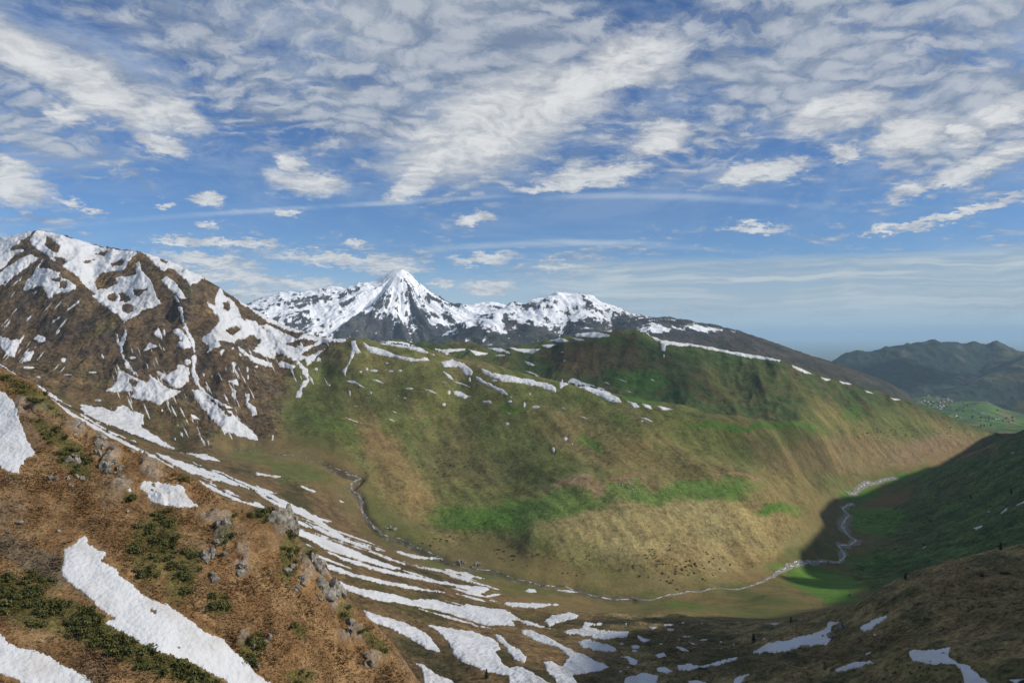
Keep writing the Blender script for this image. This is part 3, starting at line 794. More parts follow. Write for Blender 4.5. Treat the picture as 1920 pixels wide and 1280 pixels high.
# ------------------------------------------------------------------ wooded mountains and village basin on the right
LG = [
    ('blue', [(1440, 745, 8600), (1520, 705, 8600), (1560, 682, 8500), (1585, 668, 8500), (1610, 662, 8500), (1636, 666, 8500), (1660, 654, 8500), (1700, 648, 8500), (1750, 641, 8500), (1790, 646, 8500), (1830, 644, 8500), (1850, 651, 8500), (1868, 644, 8500), (1895, 658, 8500), (1930, 672, 8500), (2020, 690, 8500), (2220, 720, 8500)]),
    ('blue', [(1440, 765, 7400), (1600, 735, 7200), (1680, 742, 6900), (1740, 748, 6700)]),
    ('blue', [(1750, 641, 8500), (1740, 690, 7700), (1720, 735, 6900)]),
    ('blue', [(1640, 664, 8450), (1620, 700, 7800)]),
    ('blue', [(1850, 652, 8450), (1840, 700, 7700), (1800, 735, 7000)]),
    ('spur', [(2220, 560, 6600), (2050, 630, 6700), (1960, 672, 6700), (1920, 690, 6650), (1870, 706, 6550), (1820, 722, 6450), (1770, 742, 6300), (1740, 752, 6250)]),
    ('spur', [(2220, 700, 5700), (1960, 760, 5700), (1880, 782, 5650), (1800, 770, 5900)]),
    ('basin', [(1560, 770, 5600), (1700, 748, 5700), (1740, 742, 5650), (1770, 752, 5500), (1820, 752, 5350), (1850, 751, 5200), (1880, 765, 5050), (1905, 786, 4950), (1960, 800, 4900)]),
    ('basin', [(1560, 810, 4300), (1720, 795, 4400), (1790, 785, 4600), (1860, 780, 4700), (1900, 795, 4600)]),
    ('basin', [(1700, 812, 3900), (1800, 802, 4000), (1880, 805, 4000), (1960, 812, 3900)]),
    ('basin', [(1560, 840, 3400), (1750, 830, 3450), (1900, 818, 3500), (2220, 800, 3400)]),
    ('blue', [(1440, 745, 10000), (1800, 730, 10000), (2220, 740, 10000)]),
]
B = Land(LG, 1470, 2210, 330, 3420, 9900, 230, step=22, coarse=(140, 120))
x, y = B.X, B.Y
bw, sw, aw = B.w['blue'], B.w['spur'], B.w['basin']
rb = fbm(x, y, 900, 6, 301, .55, ridged=True); rb2 = fbm(x - .2 * y, y * .45, 260, 5, 303, .55, ridged=True)
B.Z = B.Z + (rb * 36 + rb2 * 34) * np.clip(bw + .8 * sw, 0, 1) + aw * fbm(x, y, 260, 4, 305) * 9
B.finish()
pb = np.broadcast_to(B.px[:, None], B.Z.shape)
cb = lerp3(lerp3((.014, .028, .028), (.026, .044, .036), ss(rb2, -.2, .5)), (.15, .145, .12), ss(fbm(x - .2 * y, y * .45, 200, 5, 307) + rb2 * .2, .28, .55) * .6)
cb = lerp3(cb, (.14, .125, .055), ss(fbm(x, y, 700, 4, 309) + (pb - 1800) / 500, .16, .45) * .45)
fld = np.floor(x / 70 + fbm(x, y, 200, 3, 311) * 1.2) * 7.13 + np.floor(y / 120 + fbm(x, y, 200, 3, 313)) * 3.71
fld = np.abs(np.sin(fld * 12.9898) * 43758.5453) % 1.0
cbas = lerp3(lerp3((.085, .16, .04), (.06, .12, .035), (fld > .4).astype(np.float32)), (.17, .125, .075), (fld > .82).astype(np.float32) * .8)
cbas = lerp3(cbas, (.035, .05, .024), ss(fbm(x, y, 120, 4, 315), .12, .3) * .85)
cbas = lerp3(cbas, (.20, .15, .09), ss(B.py, 806, 818))
cb = cb * (1 - aw[..., None]) + cbas * aw[..., None]
co = np.stack([B.X, B.Y, B.Z], -1).reshape(-1, 3); nb = vnormals(co, *B.Z.shape)
fb = grid_faces(*B.Z.shape); wl = np.stack([B.w[k] for k in B.names], 0).argmax(0)[:-1, :-1]
mb = ground_material('wooded_slope', 120, 22, 9, .45)
for k, nm in enumerate(B.names):
    structure(mesh_from({'blue': 'wooded_mountain', 'spur': 'wooded_spur', 'basin': 'village_basin'}[nm], co, fb[wl == k].reshape(-1, 4), mb, cb.reshape(-1, 3), normals=nb))

# ------------------------------------------------------------------ lowland plain to the horizon
def plain_material():
    ma = bpy.data.materials.new('lowland'); ma.use_nodes = True
    g = NT(ma.node_tree)
    out = g.n('ShaderNodeOutputMaterial'); bs = g.n('ShaderNodeBsdfPrincipled'); g.t.links.new(bs.outputs[0], out.inputs[0])
    tc = g.n('ShaderNodeTexCoord').outputs['Object']
    n1 = g.noise(tc, 1 / 2600, 5, .6); n2 = g.noise(tc, 1 / 420, 4, .7)
    vo = g.n('ShaderNodeTexVoronoi'); vo.inputs['Scale'].default_value = 1 / 700
    g.set(vo.inputs['Vector'], tc)
    c = g.mix(g.sstep(n1, .4, .6), (.05, .085, .035, 1), (.13, .14, .06, 1))
    c = g.mix(g.sstep(n2, .5, .62), c, (.025, .04, .022, 1))
    c = g.mix(g.sstep(g.m('MULTIPLY', n1, n2), .30, .36), c, (.32, .30, .28, 1))
    c = g.mix(.35, c, g.mix(1.0, c, vo.outputs['Color'], 'MULTIPLY'))
    g.set(bs.inputs['Base Color'], c); bs.inputs['Roughness'].default_value = .95
    return ma


Z0 = -900.0
gx = np.linspace(-170000, 170000, 60); gy = np.concatenate([np.linspace(-30000, 10000, 8), np.geomspace(11000, 170000, 50)])
GX, GY = np.meshgrid(gx, gy, indexing='ij')
GZ = Z0 + fbm(GX, GY, 9000, 3, 401) * 25 - ss(GY, 12000, 170000) * 0
structure(mesh_from('plain', np.stack([GX, GY, GZ], -1).reshape(-1, 3), grid_faces(*GX.shape).reshape(-1, 4), plain_material()))

# ------------------------------------------------------------------ the high mountain beside the camera whose shadow lies over the right of the valley
edge = [(1085, 1290), (1078, 1200), (1085, 1165), (1180, 1158), (1300, 1162), (1440, 1158), (1545, 1138), (1615, 1102), (1530, 1084), (1452, 1076), (1500, 1030), (1545, 985), (1535, 960), (1560, 935), (1620, 925), (1690, 893), (1760, 872)]
crest = [V.at(a, b) for a, b in edge]
crest = [np.array(p) + SUN * (1350 + 60 * math.sin(i * 2.1)) for i, p in enumerate(crest)]
crest = sorted(crest, key=lambda p: p[1])
first, last = crest[0], crest[-1]
crest = [first + np.array([260, -1500, -260]), first + np.array([90, -600, 30])] + crest + [last + np.array([150, 500, -160]), last + np.array([400, 1300, -520])]
crest = np.array(crest)
tt = np.linspace(0, len(crest) - 1, 150); Wc = cr_matrix(len(crest), tt)
cl = np.stack([np.interp(tt, np.arange(len(crest)), crest[:, k]) for k in range(3)], 1)
rows = []
for k in np.linspace(-1, 1, 41):
    p = cl.copy()
    if k < 0:
        foot = np.stack([np.maximum(cl[:, 0] - 620, .93 * np.maximum(cl[:, 1], 0) + 150), cl[:, 1], np.full(len(cl), -200.0)], 1)
        p = cl * (1 + k) + foot * -k
        p[:, 2] += -30 * np.sin(-k * math.pi)
    else:
        p[:, 0] += 1400 * k; p[:, 2] = cl[:, 2] * (1 - k) - 700 * k
    a = np.sin(abs(k) * math.pi) if abs(k) > 1e-6 else 0
    p[:, 2] += fbm(p[:, 0], p[:, 1], 300, 5, 501, ridged=True) * 40 * a + fbm(p[:, 0], p[:, 1], 60, 3, 503) * 5
    rows.append(p)
sm = np.stack(rows, 1)
smc = lerp3((.06, .08, .03), (.12, .085, .05), ss(fbm(sm[..., 0], sm[..., 1], 200, 4, 505), -.2, .4))
fs = grid_faces(*sm.shape[:2])[..., ::-1]
structure(mesh_from('side_mountain', sm.reshape(-1, 3), fs.reshape(-1, 4), GM['right_slope'], smc.reshape(-1, 3)))

# ------------------------------------------------------------------ snow
def snow_material(name, fine, dirt):
    ma = bpy.data.materials.new(name); ma.use_nodes = True
    g = NT(ma.node_tree)
    out = g.n('ShaderNodeOutputMaterial'); bs = g.n('ShaderNodeBsdfPrincipled'); g.t.links.new(bs.outputs[0], out.inputs[0])
    tc = g.n('ShaderNodeTexCoord').outputs['Object']
    n1 = g.noise(tc, 1 / (fine * 9), 4, .55); n2 = g.noise(tc, 1 / fine, 4, .6)
    c = g.mix(g.sstep(n1, .45, .75, 0, dirt), (.56, .58, .61, 1), (.36, .33, .30, 1))
    rim = g.n('ShaderNodeAttribute', attribute_name='rim').outputs['Fac']
    c = g.mix(g.sstep(g.m('ADD', rim, g.m('MULTIPLY', g.m('SUBTRACT', n2, .5), .9)), .05, .75, .75, 0.0), c, (.33, .30, .27, 1))
    c = g.mix(g.sstep(n2, .55, .8, 0, dirt), c, (.44, .43, .42, 1))
    g.set(bs.inputs['Base Color'], c)
    bs.inputs['Roughness'].default_value = .7; bs.inputs['Specular IOR Level'].default_value = .2
    vo = g.n('ShaderNodeTexVoronoi', feature='SMOOTH_F1'); vo.inputs['Scale'].default_value = 1 / fine
    g.set(vo.inputs['Vector'], tc)
    bp = g.n('ShaderNodeBump'); bp.inputs['Strength'].default_value = .6; bp.inputs['Distance'].default_value = fine * .6
    g.set(bp.inputs['Height'], g.m('ADD', g.m('MULTIPLY', vo.outputs['Distance'], .8), n2))
    g.t.links.new(bp.outputs[0], bs.inputs['Normal'])
    return ma


SNOW_NEAR = snow_material('near_snow', .7, .5)
SNOW_MID = snow_material('old_snow', 2.5, .45)
SNOW_FAR = snow_material('mountain_snow', 9, .4)
VIEW = {1: (0, 400, 2.977), 2: (480, 480, 2.526), 3: (1100, 560, 2.341), 4: (0, 660, 2.064), 5: (480, 850, 2.526), 6: (1160, 850, 2.526)}


def poly_sd(px, py, poly):
    """signed distance in survey units, positive inside"""
    P = np.array(poly, float); Qn = np.roll(P, -1, 0)
    ins = np.zeros(px.shape, bool); dmin = np.full(px.shape, 1e9)
    for (x1, y1), (x2, y2) in zip(P, Qn):
        cond = ((y1 > py) != (y2 > py))
        with np.errstate(divide='ignore', invalid='ignore'):
            xi = (x2 - x1) * (py - y1) / (y2 - y1 if y2 != y1 else 1e-9) + x1
        ins ^= cond & (px < xi)
        dx, dy = x2 - x1, y2 - y1; l2 = dx * dx + dy * dy + 1e-9
        t = np.clip(((px - x1) * dx + (py - y1) * dy) / l2, 0, 1)
        dmin = np.minimum(dmin, np.hypot(px - x1 - t * dx, py - y1 - t * dy))
    return np.where(ins, dmin, -dmin)


def islands(mask):
    """connected groups of cells, largest first"""
    todo = set(zip(*[q.tolist() for q in np.nonzero(mask)])); out_ = []
    while todo:
        s_ = [todo.pop()]; grp = []
        while s_:
            i, j = s_.pop(); grp.append((i, j))
            for nb in ((i + 1, j), (i - 1, j), (i, j + 1), (i, j - 1)):
                if nb in todo:
                    todo.remove(nb); s_.append(nb)
        out_.append(grp)
    return sorted(out_, key=len, reverse=True)


def snow_patch(view, poly, label, group=None, holes=(), land=None, rag=1.0, name='snow_patch', mat=None):
    """a sheet of lying snow: outline surveyed on the slope, real thickness, thin ragged rim"""
    land = land or V
    ox, oy, s = VIEW[view]
    cv = lambda pl: [(ox + a / s, oy + b / s) for a, b in pl]
    pl = cv(poly)
    a = np.array(pl)
    area = (a[:, 0].max() - a[:, 0].min()) * (a[:, 1].max() - a[:, 1].min())
    st = .9 if area < 900 else 1.15 if area < 9000 else 1.5
    xs = np.arange(a[:, 0].min() - 4, a[:, 0].max() + 4, st); ys = np.arange(a[:, 1].min() - 4, a[:, 1].max() + 4, st)
    PX, PY = np.meshgrid(xs, ys, indexing='ij')
    sd = poly_sd(PX, PY, pl)
    for hpoly in holes:
        sd = np.minimum(sd, -poly_sd(PX, PY, cv(hpoly)))
    k = min(1.0, math.sqrt(area) / 40) * rag
    sd = sd + fbm(PX, PY, 17, 3, 601) * 4.2 * k + fbm(PX, PY, 6, 4, 607, .65) * 3.6 * k + np.minimum(fbm(PX, PY, 9, 4, 611, .65) + .12, 0) * 3.0 * k
    D = land.dist(PX, PY)
    X = (PX - 960) / F * D; Y = D
    Zg = land.ground(X, Y)
    th = (.10 + .0009 * D) if land is V else .16 + .0 * D
    lift = th * (-.5 + 1.5 * ss(sd, -.8, 2.6)) + th * .5 * ss(sd, 3, 14)
    Z = Zg + lift
    keep = sd > -.8
    f = grid_faces(*PX.shape)
    kq = keep[:-1, :-1] & keep[1:, :-1] & keep[1:, 1:] & keep[:-1, 1:]
    lD = np.log(D)
    st4 = np.stack([lD[:-1, :-1], lD[1:, :-1], lD[1:, 1:], lD[:-1, 1:]])
    kq &= (st4.max(0) - st4.min(0)) < .05
    if kq.sum() < 2:
        return None
    co = np.stack([X, Y, Z], -1).reshape(-1, 3)
    # photo rows run downwards, so turn the faces to look up
    dm = float(np.median(D))
    m = mat or (SNOW_NEAR if land is N else SNOW_MID if dm < 1000 else SNOW_FAR)
    comps = islands(kq)
    for i, cells in enumerate(comps):
        if i and len(cells) < 14:
            continue
        ii = np.array(cells)
        o = mesh_from(name if i == 0 else 'snow_scrap', co, f[ii[:, 0], ii[:, 1]][:, ::-1].reshape(-1, 4), m, extra={'rim': ss(sd, -.8, 3.2).ravel()})
        tag(o, label if i == 0 else ' '.join(('small piece broken off the ' + label).split()[:16]), 'snow', group)


G1 = 'snow patches on the big left mountain'
for lab_, poly, holes in [
    ('snow covering the left shoulder beside the summit of the big mountain', [(-40, 160), (0, 140), (90, 108), (190, 95), (165, 125), (120, 160), (60, 205), (140, 200), (130, 215), (90, 230), (60, 260), (0, 320), (-40, 340)], []),
    ('snow patch at the left edge below the summit shoulder', [(60, 285), (110, 245), (170, 230), (215, 250), (195, 270), (120, 320), (70, 365), (30, 385), (0, 400), (-40, 410), (-40, 350), (0, 330)], []),
    ('ragged snow patch left of the central brown rib under the summit', [(125, 430), (150, 370), (210, 290), (240, 260), (220, 310), (270, 305), (300, 320), (335, 330), (330, 350), (390, 380), (430, 405), (420, 425), (380, 440), (300, 455), (275, 475), (245, 435), (250, 410), (210, 410), (150, 435)], [[(290, 370), (340, 355), (330, 385)], [(335, 385), (375, 370), (370, 420), (335, 415)]]),
    ('broad snow basin running from the summit crest to a point between two ribs', [(205, 93), (240, 92), (330, 114), (450, 147), (560, 186), (660, 202), (780, 216), (740, 250), (715, 275), (690, 320), (640, 322), (560, 340), (530, 390), (580, 400), (600, 370), (650, 355), (700, 350), (760, 340), (750, 280), (775, 270), (795, 325), (830, 360), (855, 400), (870, 450), (905, 505), (870, 525), (825, 530), (780, 560), (720, 590), (695, 610), (650, 560), (590, 520), (530, 480), (480, 440), (520, 450), (470, 400), (420, 350), (360, 300), (290, 260), (230, 215), (180, 185), (165, 150), (180, 120)],
     [[(265, 125), (300, 150), (330, 185), (325, 215), (290, 205), (250, 175)], [(460, 270), (520, 250), (530, 262), (480, 280)], [(530, 228), (600, 210), (580, 235)], [(620, 280), (690, 265), (680, 290), (630, 290)], [(290, 245), (340, 245), (375, 270), (350, 285)], [(600, 460), (630, 447), (655, 465), (640, 488), (610, 488)], [(665, 450), (700, 448), (725, 480), (700, 495), (672, 490)], [(745, 425), (815, 425), (780, 465), (750, 455)], [(680, 530), (700, 510), (735, 515), (740, 550), (710, 560), (685, 548)], [(530, 380), (580, 340), (640, 350), (650, 390), (590, 420), (545, 420)]]),
    ('snow strip along the skyline right of the brown pointed rib', [(785, 213), (900, 240), (940, 256), (1020, 296), (1120, 342), (1190, 372), (1130, 372), (1060, 412), (1040, 370), (1000, 340), (940, 300), (920, 325), (880, 300), (840, 260)], [[(890, 250), (935, 270), (930, 285), (905, 268)]]),
    ('narrow snow tongue on the right flank of the pointed rib', [(895, 370), (930, 345), (960, 365), (1000, 410), (1045, 480), (1010, 480), (960, 440), (920, 400)], []),
    ('small snow blade below the tongue of the pointed rib', [(965, 455), (985, 460), (1005, 495), (985, 495)], []),
    ('wide snowfield spreading over the right shoulder towards the saddle', [(1200, 440), (1235, 415), (1260, 460), (1300, 480), (1340, 545), (1360, 590), (1420, 600), (1490, 655), (1440, 620), (1500, 620), (1560, 650), (1660, 700), (1700, 660), (1790, 690), (1930, 700), (1930, 716), (1810, 725), (1750, 750), (1680, 790), (1720, 800), (1670, 830), (1600, 805), (1540, 770), (1530, 810), (1450, 790), (1400, 770), (1420, 740), (1340, 700), (1310, 720), (1370, 770), (1440, 810), (1520, 835), (1520, 860), (1480, 855), (1400, 825), (1350, 780), (1300, 720), (1250, 715), (1215, 715), (1250, 740), (1190, 760), (1155, 780), (1165, 740), (1130, 720), (1130, 695), (1180, 650), (1220, 600), (1215, 570), (1170, 530), (1150, 490), (1200, 510)],
     [[(1250, 500), (1270, 495), (1285, 530), (1270, 545), (1250, 530)], [(1265, 655), (1320, 630), (1340, 650), (1300, 680)], [(1335, 715), (1410, 680), (1455, 710), (1410, 760), (1380, 755)], [(1600, 730), (1690, 705), (1770, 715), (1700, 748), (1640, 745)]]),
    ('snow lip along the descending right skyline of the mountain', [(1240, 400), (1330, 462), (1440, 538), (1560, 603), (1700, 655), (1650, 672), (1560, 636), (1480, 600), (1420, 560), (1340, 500)], []),
    ('long snow gully winding down the middle of the rock face', [(995, 520), (1020, 515), (1030, 600), (1060, 660), (1085, 720), (1098, 800), (1092, 870), (1115, 950), (1150, 1000), (1200, 1030), (1300, 1085), (1260, 1090), (1170, 1040), (1120, 1000), (1085, 950), (1065, 870), (1075, 790), (1065, 730), (1025, 640), (1003, 560)], []),
    ('lowest broad snow tongue reaching the green foot of the mountain', [(1060, 975), (1110, 980), (1160, 1030), (1240, 1090), (1290, 1110), (1370, 1180), (1420, 1220), (1450, 1270), (1380, 1260), (1250, 1215), (1180, 1150), (1110, 1070)], [[(1240, 1100), (1300, 1110), (1290, 1140), (1250, 1120)]]),
    ('snow patch left of the long winding gully', [(955, 650), (1000, 640), (1040, 680), (1070, 720), (1070, 750), (1030, 765), (980, 740), (1010, 710)], []),
    ('small forked snow patch in the middle of the rock face', [(850, 670), (885, 630), (900, 660), (915, 720), (890, 700)], []),
    ('triangular snow patch above a dark rock step', [(800, 770), (830, 720), (890, 740)], []),
    ('spiky snow patch touching the long gully from the left', [(870, 880), (930, 900), (980, 870), (1000, 840), (1060, 860), (1055, 940), (1000, 980), (940, 960)], []),
    ('Y-shaped snow gully in the left half of the rock face', [(645, 670), (657, 672), (668, 720), (698, 650), (710, 655), (694, 720), (685, 780), (725, 840), (775, 910), (740, 900), (700, 850), (672, 785), (658, 725)], []),
    ('large snow apron at the bottom of the Y-shaped gully', [(590, 990), (650, 930), (660, 870), (710, 890), (760, 910), (820, 945), (835, 890), (880, 930), (940, 970), (1010, 990), (980, 1020), (920, 1050), (890, 1070), (840, 1050), (720, 1030), (740, 1000), (690, 990), (640, 1005)], [[(720, 930), (770, 935), (760, 970), (735, 965)]]),
    ('fringed snow sheet low on the left above the streaked hillside', [(445, 1090), (480, 1065), (540, 1080), (570, 1075), (640, 1110), (655, 1075), (700, 1075), (760, 1110), (810, 1170), (790, 1190), (700, 1180), (610, 1190), (540, 1170), (480, 1130)], []),
    ('snow patch in a hollow at the far left edge of the rock face', [(-30, 690), (0, 680), (60, 710), (110, 700), (150, 655), (130, 700), (90, 770), (80, 805), (30, 790), (0, 750), (-30, 730)], []),
    ('small slanted snow block right of the far left hollow', [(120, 830), (140, 780), (190, 755), (195, 775), (170, 820)], []),
    ('small ragged snow patch above the slanted block', [(180, 700), (210, 675), (250, 690), (255, 715), (215, 720)], []),
    ('thin straight snow line slanting across the left rock face', [(270, 622), (330, 570), (445, 483), (440, 497), (340, 580), (280, 628)], []),
    ('ladder of snow scraps right of the lower mountain face, upper piece', [(1290, 830), (1310, 825), (1312, 865), (1305, 905), (1296, 880)], []),
    ('jagged snow scrap below the upper ladder piece', [(1265, 935), (1325, 920), (1335, 965), (1300, 950)], []),
    ('slim snow scrap below the jagged one', [(1300, 975), (1322, 990), (1312, 1050), (1293, 1010)], []),
    ('snow strip on the green flank right of the lowest snow tongue', [(1375, 1005), (1392, 1000), (1388, 1050), (1420, 1075), (1440, 1125), (1410, 1130), (1370, 1070)], []),
    ('small snow block under the wide snowfield', [(1222, 775), (1240, 750), (1262, 762), (1235, 798)], []),
    ('snow bar between the wide snowfield and the forked runnel', [(1545, 838), (1570, 820), (1650, 853), (1640, 872), (1560, 857)], []),
    ('forked snow runnel trailing down onto the green ridge', [(1655, 735), (1682, 740), (1676, 825), (1712, 860), (1700, 810), (1770, 770), (1835, 742), (1800, 775), (1735, 830), (1722, 880), (1732, 930), (1695, 970), (1675, 1030), (1652, 1025), (1672, 960), (1710, 925), (1690, 885), (1655, 835)], []),
    ('small hooked snow scrap on the green flank near the stream', [(1515, 1240), (1530, 1230), (1528, 1265), (1516, 1270)], []),
    ('thin snow sliver beside the lowest tongue', [(1040, 1095), (1060, 1108), (1128, 1155), (1070, 1140)], []),
]:
    snow_patch(1, poly, lab_, G1, holes)
for c in [(545, 1043, 26, 9), (515, 887, 26, 7), (355, 820, 16, 14), (1045, 830, 22, 18), (1380, 870, 8, 16), (1385, 915, 8, 14), (1430, 855, 12, 9), (905, 1098, 8, 9), (1775, 815, 10, 16), (1768, 870, 8, 14), (155, 860, 34, 8), (215, 912, 16, 6), (380, 900, 30, 5), (915, 665, 10, 20), (740, 805, 24, 10), (1300, 752, 10, 9)]:
    a = np.linspace(0, 2 * math.pi, 9)[:-1]
    snow_patch(1, [(c[0] + c[2] * math.cos(t) * (.8 + .4 * random.random()), c[1] + c[3] * math.sin(t) * (.8 + .4 * random.random())) for t in a], 'tiny snow scrap scattered on the big left mountain face', G1, name='snow_scrap')

# thin threads of snow left in the runnels of the face
r = np.random.default_rng(77)
for (x0, x1, y0, y1, n_, dx, dy, wd, where) in [(300, 480, 690, 830, 60, .5, 1.0, 1.6, 'low on the right of the big mountain face'), (0, 120, 500, 700, 36, -.8, 1.0, 1.5, 'on the left part of the big mountain face'), (190, 330, 640, 780, 30, .4, 1.0, 1.5, 'around the snow aprons of the big mountain face'), (420, 640, 640, 740, 26, .5, 1.0, 1.4, 'below the wide snowfield of the big mountain'), (640, 1250, 690, 790, 26, 1.0, .35, 1.3, 'on the upper green ridge')]:
    for k in range(n_):
        cx, cy = r.uniform(x0, x1), r.uniform(y0, y1); L_ = r.uniform(4, 24); q = math.hypot(dx, dy); ux, uy = dx / q, dy / q
        w1 = wd * r.uniform(.7, 1.5)
        VIEW[0] = (0, 0, 1)
        snow_patch(0, [(cx - ux * L_, cy - uy * L_), (cx - uy * w1 + r.normal() * 1.5, cy + ux * w1), (cx + ux * L_ * .6 - uy * w1 * .8, cy + uy * L_ * .6 + ux * w1 * .8), (cx + ux * L_, cy + uy * L_), (cx + uy * w1, cy - ux * w1 + r.normal())], 'thin snow thread ' + where, G1, name='snow_thread', rag=.35)
for k in range(60):
    t0 = r.uniform(0, 1); cx = 170 + 720 * t0; cy = 782 + 300 * t0 ** .85 + abs(r.normal()) * (14 + 30 * t0) + 4
    L_ = r.uniform(16, 80); sl_ = .52 - .24 * t0; w1 = r.uniform(.9, 2.3) * (.7 + t0)
    snow_patch(0, [(cx - L_, cy - sl_ * L_), (cx, cy - w1), (cx + L_ * .5, cy + sl_ * L_ * .5 - w1), (cx + L_, cy + sl_ * L_), (cx, cy + w1)], 'thin snow thread between the broad streaks of the lower hillside', 'snow streaks on the hillside below', name='snow_thread', rag=.4)

G4 = 'snow streaks on the hillside below'
for v_, lab_, poly in [
    (4, 'long straight snow band bordering the brown near slope at the left', [(-30, 25), (0, 45), (80, 98), (200, 178), (330, 262), (480, 342), (600, 398), (700, 465), (640, 452), (500, 390), (400, 328), (230, 240), (100, 152), (0, 92), (-30, 75)]),
    (4, 'thin second snow line just above the long straight band', [(90, 88), (200, 160), (330, 245), (420, 300), (560, 360), (430, 318), (320, 252), (200, 175)]),
    (4, 'fan of snow above the far end of the streaks', [(310, 205), (350, 205), (420, 230), (470, 215), (560, 240), (550, 290), (600, 320), (690, 380), (560, 350), (480, 320), (400, 270)]),
    (4, 'snow streak continuing right from the fan', [(600, 385), (760, 440), (900, 490), (1080, 550), (900, 515), (740, 472), (620, 410)]),
    (4, 'snow streak along the near slope edge beneath the fan', [(760, 490), (900, 556), (1045, 612), (920, 580), (800, 524)]),
    (4, 'thin streak just above the near edge streak', [(800, 500), (900, 540), (950, 570), (880, 545)]),
    (4, 'long narrow streak crossing the upper hillside', [(680, 400), (850, 460), (1000, 525), (1200, 618), (1330, 715), (1330, 735), (1200, 650), (1000, 550), (840, 476)]),
    (4, 'faint high streak near the upper stream', [(690, 385), (800, 395), (860, 425), (780, 412)]),
    (5, 'upper thin streak above the brown crag', [(165, 300), (290, 342), (450, 408), (620, 468), (820, 500), (700, 482), (560, 455), (400, 415), (170, 322)]),
    (5, 'wide streak behind the brown crag', [(180, 350), (250, 372), (400, 428), (560, 498), (720, 552), (650, 548), (480, 504), (330, 455), (240, 402), (185, 385)]),
    (5, 'streak with a flared lower end on the brown flat', [(290, 443), (400, 482), (600, 543), (800, 586), (950, 616), (1130, 630), (1060, 670), (960, 634), (750, 596), (550, 553), (400, 503)]),
    (5, 'slim streak between two dark heath bands', [(325, 512), (450, 562), (600, 597), (800, 637), (930, 663), (760, 648), (560, 610), (420, 574), (335, 545)]),
    (5, 'longest broad snow band across the lower hillside', [(395, 606), (500, 638), (620, 655), (740, 690), (830, 685), (960, 720), (1000, 708), (1100, 730), (1180, 735), (1230, 770), (1420, 835), (1300, 815), (1210, 785), (1230, 815), (1100, 815), (960, 775), (860, 745), (760, 725), (560, 692), (410, 642)]),
    (5, 'snow field tucked right against the near brown slope', [(500, 733), (600, 770), (690, 790), (780, 830), (830, 870), (875, 940), (800, 920), (720, 870), (640, 830), (530, 790)]),
    (5, 'big snow field at the bottom with the small pine beside it', [(805, 808), (900, 820), (1020, 840), (1110, 865), (1150, 900), (1165, 930), (1135, 940), (1165, 985), (1200, 1015), (1260, 1005), (1350, 1060), (1440, 1110), (1200, 1110), (1195, 1055), (1080, 1030), (980, 990), (940, 955), (910, 900), (870, 850)]),
    (5, 'snow tongue between two bare tan strips', [(1125, 855), (1160, 860), (1190, 895), (1250, 930), (1285, 960), (1270, 995), (1220, 975), (1180, 920)]),
    (5, 'branching snow field right of the bare tan strips', [(1240, 828), (1300, 835), (1360, 855), (1430, 895), (1500, 930), (1560, 950), (1620, 985), (1690, 1010), (1600, 1035), (1500, 1050), (1540, 1110), (1450, 1110), (1380, 1030), (1355, 985), (1400, 980), (1450, 1005), (1480, 960), (1430, 920), (1330, 890), (1260, 850)]),
    (5, 'curled snow patch at the edge of sun and shadow', [(1360, 790), (1400, 765), (1480, 750), (1530, 765), (1510, 785), (1440, 800), (1390, 820)]),
    (5, 'wide lens of snow on the tan flat', [(1090, 690), (1200, 705), (1300, 700), (1440, 715), (1320, 733), (1220, 725)]),
    (5, 'flat snow bar near the stream on the tan flat', [(1425, 640), (1550, 653), (1520, 662), (1430, 650)]),
    (5, 'oval snow spot left of the flat bar', [(1270, 652), (1290, 638), (1320, 640), (1332, 656), (1300, 660)]),
    (5, 'snow field cut by the lower frame beside the brown slope', [(755, 990), (790, 995), (850, 1040), (930, 1075), (960, 1110), (800, 1110), (790, 1040)]),
    (5, 'high thin streak at the far left of the hillside', [(0, 148), (100, 188), (60, 192), (0, 172)]),
    (5, 'long thin streak under the high one', [(0, 180), (80, 216), (200, 262), (320, 305), (395, 335), (280, 316), (120, 260), (40, 218)]),
    (5, 'short streak touching the crag top', [(-10, 222), (65, 262), (50, 271), (-10, 248)]),
    (5, 'hairpin snow line near the upper stream', [(195, 143), (290, 178), (272, 186), (200, 152)]),
    (5, 'short snow dash left of the stream gorge', [(385, 212), (428, 234), (400, 231)]),
    (5, 'faint snow dash row at the top of the hillside', [(0, 88), (130, 108), (100, 116), (0, 101)]),
    (5, 'slim snow dash low on the tan flat', [(960, 770), (1050, 812), (1130, 830), (1040, 820)]),
    (5, 'snow dash above the wide lens', [(1060, 680), (1120, 662), (1180, 664), (1100, 682)]),
    (5, 'pale streak above the flared one', [(650, 455), (760, 480), (900, 500), (780, 500), (690, 480)]),
    (5, 'fine streak across the brown shelf', [(880, 540), (990, 560), (1110, 598), (1000, 585), (900, 560)]),
]:
    snow_patch(v_, poly, lab_, G4, rag=.75)

